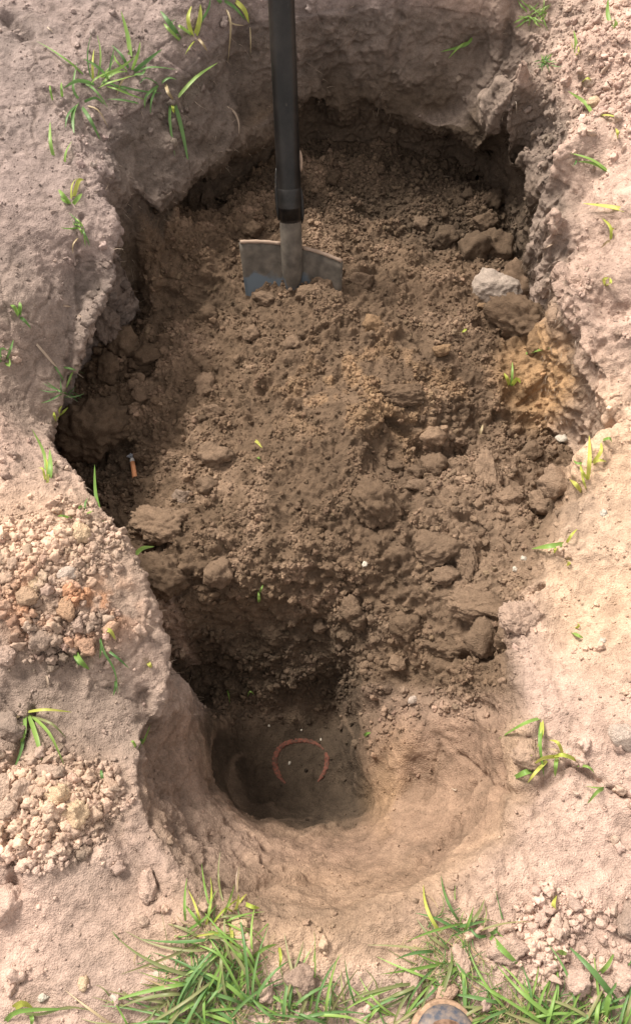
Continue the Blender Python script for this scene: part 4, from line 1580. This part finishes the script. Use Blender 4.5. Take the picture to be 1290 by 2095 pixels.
# --- tufts on the far and left banks
tuft('spiky green tuft at the top of the upper left slope with one tall blade', [([(268, 145), (264, 85), (248, 22)], 9, 'm'), ([(266, 145), (250, 115), (228, 92)], 6, 'g'), ([(270, 145), (300, 125), (332, 100)], 7, 'g'), ([(270, 146), (310, 138), (365, 143)], 6, 'g'), ([(268, 143), (282, 110), (287, 85)], 6, 'm'), ([(265, 147), (240, 128), (233, 112)], 5, 'm'), ([(272, 148), (292, 150), (300, 132)], 5, 'g'), ([(266, 150), (250, 165), (238, 198)], 4, 'd')], h=.03)
tuft('bushy green tuft left of the tall spiky one', spray(195, 172, 13, 75, 60, 120, 'ggmm', (5, 9)) + [([(195, 170), (160, 165), (130, 181)], 7, 'g'), ([(200, 175), (235, 150), (262, 147)], 7, 'm'), ([(190, 165), (190, 130), (193, 100)], 5, 'y')], h=.03)
tuft('drooping green tuft below the bushy one', [([(160, 205), (150, 235), (152, 276)], 9, 'g'), ([(165, 212), (185, 245), (206, 287)], 7, 'g'), ([(160, 208), (140, 235), (134, 262)], 5, 'g'), ([(165, 208), (195, 200), (215, 215)], 5, 'g'), ([(165, 205), (150, 180), (158, 128)], 5, 'g'), ([(170, 212), (200, 225), (222, 262)], 4, 'd')], h=.02)
tuft('thin tuft hanging right of the spiky one', [([(325, 170), (300, 195), (296, 222)], 5, 'g'), ([(325, 170), (345, 160), (362, 163)], 5, 'g'), ([(322, 172), (310, 205), (308, 235)], 4, 'g'), ([(328, 172), (300, 160), (285, 172)], 4, 'g'), ([(292, 210), (250, 205), (218, 203)], 5, 'g')], h=.02)
tuft('long seedling with two blades hanging over the hole edge', [([(338, 168), (345, 190), (355, 205)], 7, 'd'), ([(355, 206), (400, 160), (446, 128)], 8, 'm'), ([(350, 200), (347, 245), (358, 320)], 6, 'g'), ([(356, 205), (372, 265), (387, 341)], 8, 'g'), ([(352, 205), (354, 222), (356, 232)], 6, 'y')], 'seedling', 'seedling', h=.02)
tuft('green tuft near the top edge between bank and spade', [([(370, 78), (345, 45), (328, 22)], 9, 'g'), ([(372, 80), (352, 50), (360, 40)], 8, 'g'), ([(371, 82), (345, 60), (335, 48)], 6, 'm')], h=.02)
tuft('yellow green tuft near the top edge left of the spade', [([(398, 75), (408, 40), (410, 8)], 10, 'y'), ([(396, 78), (385, 40), (392, 12)], 8, 'y'), ([(400, 78), (390, 95), (378, 113)], 6, 'y'), ([(402, 72), (415, 90), (424, 105)], 5, 'd'), ([(395, 70), (370, 55), (365, 52)], 6, 'm'), ([(398, 60), (425, 20), (430, -5)], 5, 'g')], h=.02)
tuft('tuft with brown strands hanging at the top edge beside the shaft', [([(455, -5), (480, 15), (503, 42)], 6, 'g'), ([(478, -5), (500, 20), (509, 48)], 9, 'y'), ([(460, 10), (472, 50), (466, 130)], 4, 'd'), ([(455, 20), (475, 48), (500, 52)], 3, 'd'), ([(511, 48), (513, 85), (512, 118)], 3, 'd'), ([(455, 5), (440, -10), (436, -25)], 7, 'g')], h=.02)
tuft('pair of upright blades on the left bank edge', [([(111, 322), (104, 290), (103, 248)], 8, 'm'), ([(132, 335), (136, 312), (148, 288)], 7, 'm')], 'seedling', 'seedling', h=.02)
tuft('two tiny green shoots above the upright pair', [([(108, 205), (104, 185), (102, 172)], 5, 'm'), ([(127, 198), (126, 182), (126, 168)], 5, 'm')], 'seedling', 'seedling')
tuft('small broad leaved seedling on the left bank', [([(145, 418), (130, 400), (120, 388)], 9, 'm'), ([(146, 418), (160, 405), (168, 396)], 8, 'm'), ([(145, 415), (148, 380), (160, 362)], 5, 'y'), ([(146, 414), (160, 372), (172, 368)], 8, 'y'), ([(144, 416), (132, 412), (124, 404)], 7, 'm')], 'seedling', 'seedling', h=.016)
tuft('small ragged tuft below the broad leaved seedling', spray(165, 465, 9, 38, 60, 150, 'gm', (4, 6), 8) + [([(162, 480), (150, 500), (150, 520)], 3, 'd')], h=.016)
tuft('green leaf rosette on the grey left slope', [([(38, 645), (28, 628), (22, 624)], 9, 'm'), ([(38, 645), (42, 628), (40, 618)], 8, 'm'), ([(39, 646), (50, 655), (64, 672)], 6, 'g')], 'seedling', 'seedling')
tuft('curled green tuft at the left picture edge', [([(12, 735), (22, 715), (28, 695)], 5, 'g'), ([(10, 740), (0, 725), (5, 712), (20, 720)], 5, 'g'), ([(8, 738), (20, 748), (20, 732)], 5, 'm'), ([(6, 740), (-4, 730), (0, 720)], 6, 'g')])
tuft('dark shaded tuft hanging inside the left hole edge', spray(135, 805, 10, 42, 200, 150, 'gg', (3, 6), 12) + [([(108, 742), (125, 770), (140, 795)], 5, 'g'), ([(125, 748), (150, 756), (172, 764)], 5, 'g'), ([(135, 790), (145, 770), (150, 760)], 4, 'm')], h=.016)
tuft('yellow shaded sprigs below the dark hanging tuft', [([(115, 862), (112, 850), (110, 843)], 7, 'y'), ([(117, 850), (130, 843), (140, 833)], 5, 'y'), ([(116, 855), (122, 838), (128, 830)], 4, 'y')], 'sprig', 'sprig')
tuft('long bright blades on the rim of the left bank near the notch', [([(94, 988), (92, 930), (66, 878)], 8, 'm'), ([(98, 985), (104, 955), (102, 918)], 11, 'm'), ([(92, 985), (88, 960), (78, 958)], 4, 'y'), ([(95, 990), (98, 960), (94, 935)], 6, 'y')], h=.03)
single('single tall blade standing on the rim above the upper left heap', [(211, 1072), (197, 1010), (194, 950)], 9, 'm', h=.04)
tuft('low green sprout beside the tall single blade', [([(172, 1048), (165, 1035), (160, 1046)], 5, 'm'), ([(173, 1048), (175, 1030), (180, 1018)], 5, 'g'), ([(172, 1050), (185, 1048), (190, 1044)], 5, 'm'), ([(148, 1060), (130, 1055), (118, 1056)], 5, 'm')], 'seedling', 'seedling')
single('short green blade sticking out from the left bank over the hole', [(268, 1142), (290, 1122), (316, 1118)], 9, 'm', h=.02)
tuft('two bright cut blades under the upper left heap', [([(150, 1328), (165, 1352), (183, 1370)], 12, 'm'), ([(148, 1330), (158, 1350), (162, 1365)], 7, 'g')], 'seedling', 'seedling')
tuft('straggling dark green plant at the lower edge of the upper left heap', [([(205, 1290), (225, 1290), (238, 1312)], 8, 'y'), ([(202, 1295), (212, 1330), (235, 1372), (242, 1422)], 6, 'g'), ([(208, 1322), (240, 1345), (265, 1368)], 5, 'g'), ([(205, 1300), (206, 1330), (204, 1348)], 5, 'g'), ([(236, 1390), (236, 1405), (232, 1424)], 6, 'g')])
tuft('green tuft spreading from a broken lump at the left edge', [([(52, 1456), (95, 1452), (148, 1457)], 6, 'y'), ([(56, 1460), (75, 1510), (86, 1556)], 9, 'm'), ([(50, 1460), (50, 1500), (42, 1525)], 8, 'm'), ([(60, 1462), (100, 1500), (132, 1566)], 7, 'm'), ([(58, 1464), (105, 1480), (136, 1510)], 5, 'o'), ([(50, 1470), (45, 1530), (28, 1575)], 6, 'g'), ([(48, 1458), (20, 1474), (-5, 1478)], 5, 'd')], h=.03)
tuft('little green sprig on the left wall of the pit', [([(280, 1532), (295, 1515), (308, 1482)], 5, 'm'), ([(278, 1530), (272, 1518), (268, 1516)], 6, 'm'), ([(282, 1530), (290, 1512), (292, 1520)], 5, 'g')], 'sprig', 'sprig', h=.016)
single('tiny green blade low on the left bank by the pit', [(211, 1600), (208, 1585), (207, 1570)], 6, 'g')
single('yellow tip of a blade in the bank edge beside the pit', [(302, 1354), (306, 1360), (310, 1366)], 8, 'y')
# --- right banks
tuft('soft moss like green tuft at the top of the right bank', spray(1095, 30, 26, 34, 90, 170, 'mm', (3, 5), 18), h=.014)
tuft('soft green tuft in a hollow of the right bank', spray(1113, 126, 20, 24, 90, 170, 'mg', (3, 4), 9), h=.014)
tuft('stout upright blade in the top right corner', [([(1254, 58), (1242, 30), (1243, -6)], 8, 'm'), ([(1256, 58), (1258, 45), (1254, 38)], 9, 'm')], 'seedling', 'seedling', h=.03)
tuft('thin yellow green shoots on the right bank', [([(1176, 108), (1176, 85), (1172, 62)], 7, 'm'), ([(1172, 100), (1168, 90), (1168, 84)], 4, 'y'), ([(1178, 110), (1182, 105), (1182, 95)], 4, 'y')], 'seedling', 'seedling')
tuft('forked green blade lying on the far wall under the turf', [([(966, 72), (950, 92), (900, 106)], 6, 'm'), ([(960, 82), (940, 95), (916, 120)], 5, 'm')], 'seedling', 'seedling')
tuft('yellow green blades by the cream stone on the right bank', [([(1212, 232), (1195, 210), (1160, 186)], 8, 'm'), ([(1214, 236), (1240, 236), (1270, 243)], 6, 'y'), ([(1262, 280), (1262, 272), (1258, 262)], 6, 'y'), ([(1190, 165), (1200, 160), (1210, 166)], 5, 'y')], 'seedling', 'seedling')
tuft('green blades lying flat on the bright part of the right bank', [([(1250, 352), (1210, 328), (1165, 313)], 8, 'm'), ([(1248, 350), (1215, 335), (1180, 330)], 6, 'm'), ([(1180, 322), (1175, 335), (1168, 342)], 4, 'g')], 'seedling', 'seedling')
single('long pale blade entering from the right picture edge', [(1292, 430), (1250, 424), (1190, 416)], 9, 'y')
tuft('withered yellow sprout on the edge of the right bank', [([(1250, 490), (1248, 465), (1230, 446)], 6, 'y'), ([(1250, 490), (1240, 495), (1228, 508)], 5, 'd'), ([(1248, 485), (1250, 470), (1256, 468)], 5, 'y')], 'sprig', 'sprig')
tuft('small curled yellow leaf on the shaggy right bank', [([(1238, 582), (1234, 572), (1244, 568)], 7, 'y'), ([(1240, 582), (1248, 578), (1246, 568)], 6, 'y')], 'sprig', 'sprig')
single('bright green blade beneath the largest dark clod', [(1062, 726), (1090, 720), (1128, 711)], 9, 'm')
tuft('three leaved seedling beside the orange clay', [([(1045, 795), (1047, 765), (1047, 740)], 5, 'm'), ([(1042, 790), (1036, 775), (1030, 763)], 8, 'y'), ([(1046, 788), (1056, 775), (1064, 784)], 8, 'y')], 'seedling', 'seedling', h=.02)
single('pale straw standing on the mound right of the hollow', [(980, 890), (984, 878), (987, 868)], 5, 'd')
tuft('pale green plant on the tip of the lower right bank', [([(1202, 985), (1205, 940), (1204, 890)], 8, 'y'), ([(1205, 980), (1190, 965), (1186, 950)], 6, 'y'), ([(1210, 950), (1228, 925), (1228, 905)], 8, 'y'), ([(1212, 948), (1225, 942), (1240, 945)], 7, 'y'), ([(1230, 900), (1245, 897), (1250, 905)], 7, 'm'), ([(1190, 1005), (1175, 990), (1164, 981)], 9, 'y'), ([(1195, 945), (1180, 948), (1172, 942)], 5, 'm'), ([(1200, 1000), (1192, 985), (1188, 968)], 6, 'y')], h=.03)
tuft('forked blade lying where the right slope meets the fill', [([(1160, 1110), (1120, 1118), (1086, 1123)], 10, 'm'), ([(1158, 1112), (1168, 1095), (1180, 1082)], 6, 'y'), ([(1140, 1116), (1135, 1125), (1132, 1132)], 6, 'y')], 'seedling', 'seedling')
single('yellow speck of leaf on the sunny right slope', [(1160, 1145), (1162, 1152), (1158, 1158)], 9, 'y')
tuft('small green leaf pair half way down the right slope', [([(1170, 1292), (1180, 1300), (1192, 1305)], 8, 'm'), ([(1176, 1285), (1182, 1280), (1180, 1274)], 6, 'y')], 'sprig', 'sprig')
tuft('thin green sprig on the front face of the mound', [([(530, 1232), (529, 1222), (528, 1210)], 6, 'm'), ([(530, 1215), (534, 1205), (538, 1196)], 4, 'm')], 'sprig', 'sprig')
single('short yellow blade lying across the top of the mound', [(520, 899), (527, 905), (536, 916)], 6, 'y')
single('tiny green shred below the yellow blade on the mound', [(524, 934), (529, 937), (533, 940)], 6, 'm')
single('tiny yellow shred on the upper right of the mound', [(944, 676), (950, 676), (955, 668)], 5, 'y')
single('green shred in the furrow below the pale ridge', [(1028, 1016), (1034, 1022), (1042, 1020)], 7, 'm')
single('bright green chip on the lip of the pit beside the slide', [(744, 1506), (750, 1501), (758, 1499)], 6, 'm')
tuft('dim green blades on the dark back wall of the pit', [([(463, 1410), (468, 1420), (470, 1440)], 4, 'm'), ([(505, 1425), (512, 1415), (520, 1422)], 4, 'm')], 'sprig', 'sprig')
tuft('drooping yellow green plant on the lower right slope', [([(1108, 1468), (1070, 1482), (1018, 1512)], 9, 'm'), ([(1110, 1468), (1104, 1520), (1112, 1590)], 8, 'm'), ([(1108, 1468), (1108, 1500), (1098, 1530)], 8, 'y'), ([(1098, 1530), (1085, 1545), (1064, 1544)], 7, 'y')], h=.04)
tuft('yellowing plant lying below the drooping one', [([(1182, 1556), (1150, 1545), (1125, 1550)], 9, 'y'), ([(1150, 1546), (1110, 1550), (1085, 1570)], 9, 'y'), ([(1090, 1576), (1070, 1582), (1036, 1598)], 11, 'm'), ([(1140, 1548), (1136, 1565), (1134, 1590)], 8, 'm'), ([(1152, 1545), (1140, 1520), (1122, 1514)], 7, 'y'), ([(1125, 1550), (1095, 1580), (1078, 1602)], 7, 'y'), ([(1152, 1546), (1136, 1535), (1118, 1532)], 5, 'd')], h=.03)
tuft('thin green blades in the crack below the yellowing plant', [([(1240, 1610), (1220, 1620), (1200, 1645)], 7, 'm'), ([(1240, 1612), (1215, 1612), (1195, 1608)], 5, 'm'), ([(1165, 1565), (1200, 1568), (1215, 1582)], 5, 'm')], 'sprig', 'sprig')
single('yellow grass shred above the near right heap', [(1136, 1868), (1132, 1850), (1138, 1830)], 10, 'y')

# --- the near grass
NEAR = [
    ('bright tuft at the upper left end of the near grass', (400, 1905, 10, 80, 60, 80, 'mmy', (6, 11))),
    ('dense tuft with long blades sweeping down left from the near rim', (455, 1935, 14, 165, 228, 28, 'mmgo', (7, 12))),
    ('yellow tipped tuft right on the near rim of the pit', (445, 1875, 7, 75, 40, 70, 'ymm', (6, 9))),
    ('broad bladed tuft in the middle of the left grass clump', (430, 2000, 13, 160, 215, 40, 'gmmg', (7, 13))),
    ('tuft fanning up left between the cream clod and the left clump', (515, 1975, 8, 120, 150, 70, 'gmm', (6, 11))),
    ('tuft left of the tan clod in the near grass', (520, 2050, 11, 140, 135, 60, 'gmg', (7, 12))),
    ('tuft under the dark split clod at the lower edge', (600, 2085, 12, 110, 95, 70, 'mgm', (7, 11))),
    ('olive coloured tuft trailing left from the clump', (365, 2045, 6, 110, 205, 38, 'ood', (6, 11))),
    ('tuft at the lower edge below the white chip', (280, 2105, 4, 90, 140, 60, 'omd', (6, 10))),
    ('short tuft at the lower edge right of the dark split clod', (700, 2075, 3, 70, 95, 60, 'mgy', (6, 10))),
    ('tuft on the lower edge half way to the boot', (745, 2110, 3, 85, 100, 60, 'mg', (6, 10))),
    ('tuft left of the boot toe at the lower edge', (810, 2100, 5, 80, 95, 55, 'mmy', (5, 9))),
    ('long bladed tuft reaching down left above the boot', (885, 1995, 8, 140, 205, 45, 'mmg', (7, 12))),
    ('green and yellow tuft on the near rim above the boot', (935, 1905, 8, 85, 90, 80, 'mgy', (6, 12))),
    ('tuft round the upright pink clod', (925, 1960, 11, 105, 235, 70, 'mmg', (7, 12))),
    ('tuft right of the boot with blades lying left', (1030, 2070, 10, 120, 165, 45, 'gmy', (7, 12))),
    ('tuft at the lower edge right of the boot', (1090, 2105, 11, 120, 100, 60, 'mgm', (7, 12))),
    ('large tuft at the lower edge near the large pink clod', (1165, 2105, 11, 140, 90, 55, 'mmg', (8, 13))),
    ('tuft in the lower right corner of the picture', (1250, 2105, 12, 110, 95, 50, 'mgm', (8, 13))),
    ('thin tuft at the lower edge below the left clump', (470, 2100, 11, 110, 110, 75, 'mgg', (6, 11))),
    ('tuft at the lower edge just left of the left clump', (370, 2105, 9, 110, 100, 60, 'mog', (6, 10))),
    ('tuft between the tan clod and the lower edge', (655, 2100, 9, 120, 130, 50, 'mg', (7, 11))),
]
for lab, (x, y, n_, L_, d0, s_, keys, w_) in NEAR:
    tuft(lab, spray(x, y, n_ + 1, L_, d0, s_ * 1.2, keys + 'o', w_), h=.016)
tuft('yellow green blades lying along the lower left edge', [([(5, 2098), (40, 2068), (150, 2064)], 10, 'm'), ([(20, 2070), (45, 2052), (68, 2062)], 14, 'y'), ([(60, 2075), (66, 2085), (64, 2100)], 8, 'm'), ([(20, 2068), (80, 2075), (140, 2060), (200, 2070)], 6, 'o')], h=.01)
tuft('yellow sprig on the near rim above the left grass clump', [([(480, 1865), (486, 1845), (488, 1828)], 7, 'y'), ([(482, 1860), (496, 1838), (505, 1828)], 5, 'y'), ([(478, 1868), (465, 1858), (460, 1864)], 5, 'y'), ([(498, 1848), (515, 1855), (532, 1858)], 8, 'y'), ([(484, 1830), (486, 1800), (490, 1770)], 3, 'd')], 'sprig', 'sprig')
tuft('two leaved seedling arching between the clods of the near rim', [([(478, 1915), (490, 1955), (510, 1965)], 9, 'm'), ([(510, 1966), (540, 1940), (566, 1932)], 8, 'm'), ([(570, 1936), (574, 1960), (570, 1985)], 6, 'y'), ([(470, 1890), (474, 1920), (465, 1940)], 7, 'y')], 'seedling', 'seedling', h=.02)
tuft('long dark blade crossing the near right heap', [([(1272, 2062), (1215, 1990), (1162, 1936)], 12, 'g'), ([(1222, 1995), (1240, 1975), (1256, 1948)], 10, 'm'), ([(1235, 2095), (1245, 2040), (1250, 2050)], 10, 'm'), ([(1140, 1950), (1150, 1948), (1156, 1955)], 12, 'm')], h=.03)
tuft('stout green blade pointing down right above the bare patch', [([(1000, 1912), (1030, 1945), (1065, 1978)], 12, 'm'), ([(1000, 1914), (975, 1915), (955, 1890)], 6, 'g'), ([(1000, 1912), (1012, 1905), (1016, 1895)], 8, 'g')], 'seedling', 'seedling', h=.02)

# thatch: thin bent dead and green blades matted over the near soil
tv, tf, tm = [], [], []
for i in range(900):
    cx_ = rnd.choice([(430, 1980, 110, 90), (520, 2060, 150, 50), (1000, 2090, 200, 20), (920, 1960, 70, 80), (1130, 2075, 170, 40)])
    x, y = rnd.gauss(cx_[0], cx_[2] * .6), rnd.gauss(cx_[1], cx_[3] * .6)
    if y > 2140 or y < 1840:
        continue
    p, n = hit(x, y)
    a = rnd.uniform(0, 6.28)
    L_ = rnd.uniform(.015, .06)
    w = rnd.uniform(.0006, .0016)
    cv = rnd.uniform(-1.5, 1.5)
    q = Vector((p.x, p.y, 0))
    b0 = len(tv)
    for k in range(5):
        z = down(q.x, q.y)[0].z + .003 + .006 * math.sin(k / 4 * math.pi)
        sx_, sy_ = -math.sin(a), math.cos(a)
        ww = w * (1 - k / 5)
        tv += [(q.x - sx_ * ww, q.y - sy_ * ww, z), (q.x, q.y, z + w * .6), (q.x + sx_ * ww, q.y + sy_ * ww, z)]
        q = q + Vector((math.cos(a), math.sin(a), 0)) * L_ / 4
        a += cv / 4
    mi = rnd.choice([0, 0, 1, 1, 2, 2, 3])
    for k in range(4):
        for c_ in (0, 1):
            tf.append((b0 + k * 3 + c_, b0 + k * 3 + c_ + 1, b0 + k * 3 + c_ + 4, b0 + k * 3 + c_ + 3))
            tm.append(mi)
me = bpy.data.meshes.new('grass_litter')
me.from_pydata(tv, [], tf)
for k_ in 'dogm':
    me.materials.append(GM[k_])
me.polygons.foreach_set('material_index', tm)
o = link('grass_litter', me)
tag(o, 'thin dead and green blades matted over the near soil', None, None, 'stuff')

# --- loose roots
for lab, path, w in [
    ('bent brown root hanging on the upper left wall beside the spade', [(455, 210), (478, 228), (488, 250), (489, 278)], 4),
    ('thin root lying on the left bank near the top left corner', [(92, 48), (100, 58), (110, 67)], 3),
    ('short root sticking from the grey left slope', [(125, 622), (135, 626), (147, 628)], 4),
    ('second short root lower on the grey left slope', [(155, 643), (162, 646), (168, 651)], 4),
    ('brown runner lying down the grey left slope', [(64, 690), (85, 715), (108, 742), (118, 752)], 5),
    ('pale fork of root on the left bank above the spreading tuft', [(90, 1370), (98, 1395), (96, 1410)], 4),
    ('brown root looping by the left picture edge', [(35, 1455), (30, 1470), (5, 1480), (0, 1490)], 5),
    ('fine straw on the left flank of the mound', [(365, 965), (362, 945), (376, 930)], 2.5),
    ('pale root tip on the near slope of the pit', [(936, 1610), (930, 1616), (922, 1612)], 3),
    ('thin brown root above the yellow sprig', [(486, 1835), (483, 1800), (488, 1770)], 3),
    ('pale root on the shaggy right bank', [(1110, 508), (1122, 503), (1132, 498)], 4),
    ('brown root curl below the yellow leaf of the right bank', [(1190, 555), (1200, 548), (1205, 545)], 4),
]:
    single(lab, path, w, 'r', 'root', 'root', .006)

# fine hairs of root on the shaggy bank, the rim and the cut far wall
r2 = np.random.default_rng(77)
rimw = np.exp(-((sdv - .01) / .025) ** 2) * (V[:, 2] < .03) * (.25 + rough_bank)
hw = area * fw((rough_bank * (sdv > -.01) * .9 + farwall * sstep(-.16, -.02, V[:, 2]) * .5 + rimw * .8) * seen)
cs = np.cumsum(hw)
pick = np.searchsorted(cs, r2.random(1500) * cs[-1])
vs, fs = [], []
for f_ in pick:
    p = Vector(V[Q[f_, 0]])
    n = Vector(fn[f_])
    L_ = r2.uniform(.006, .026)
    d = (n * .8 + Vector(r2.normal(size=3)) * .5 + Vector((0, 0, -.3))).normalized()
    g = Vector(r2.normal(size=3)) * .35 + Vector((0, 0, -.5))
    w = r2.uniform(.00035, .0008)
    sidev = d.cross(Vector((0, .3, 1))).normalized()
    upv = d.cross(sidev)
    b0 = len(vs)
    for k in range(4):
        q = p + d * L_ * k / 3 + g * L_ * (k / 3) ** 2 * .7
        ww = w * (1 - k / 3.5)
        for a in range(3):
            an = a * 2.094
            vs.append(tuple(q + sidev * math.cos(an) * ww + upv * math.sin(an) * ww))
    for k in range(3):
        for a in range(3):
            fs.append((b0 + k * 3 + a, b0 + k * 3 + (a + 1) % 3, b0 + k * 3 + 3 + (a + 1) % 3, b0 + k * 3 + 3 + a))
me = bpy.data.meshes.new('root_hairs')
me.from_pydata(vs, [], fs)
o = link('root_hairs', me, GM['r'])
tag(o, 'fine pale root hairs bristling from the shaggy banks', None, None, 'stuff')

print('built in', time.time() - T0)
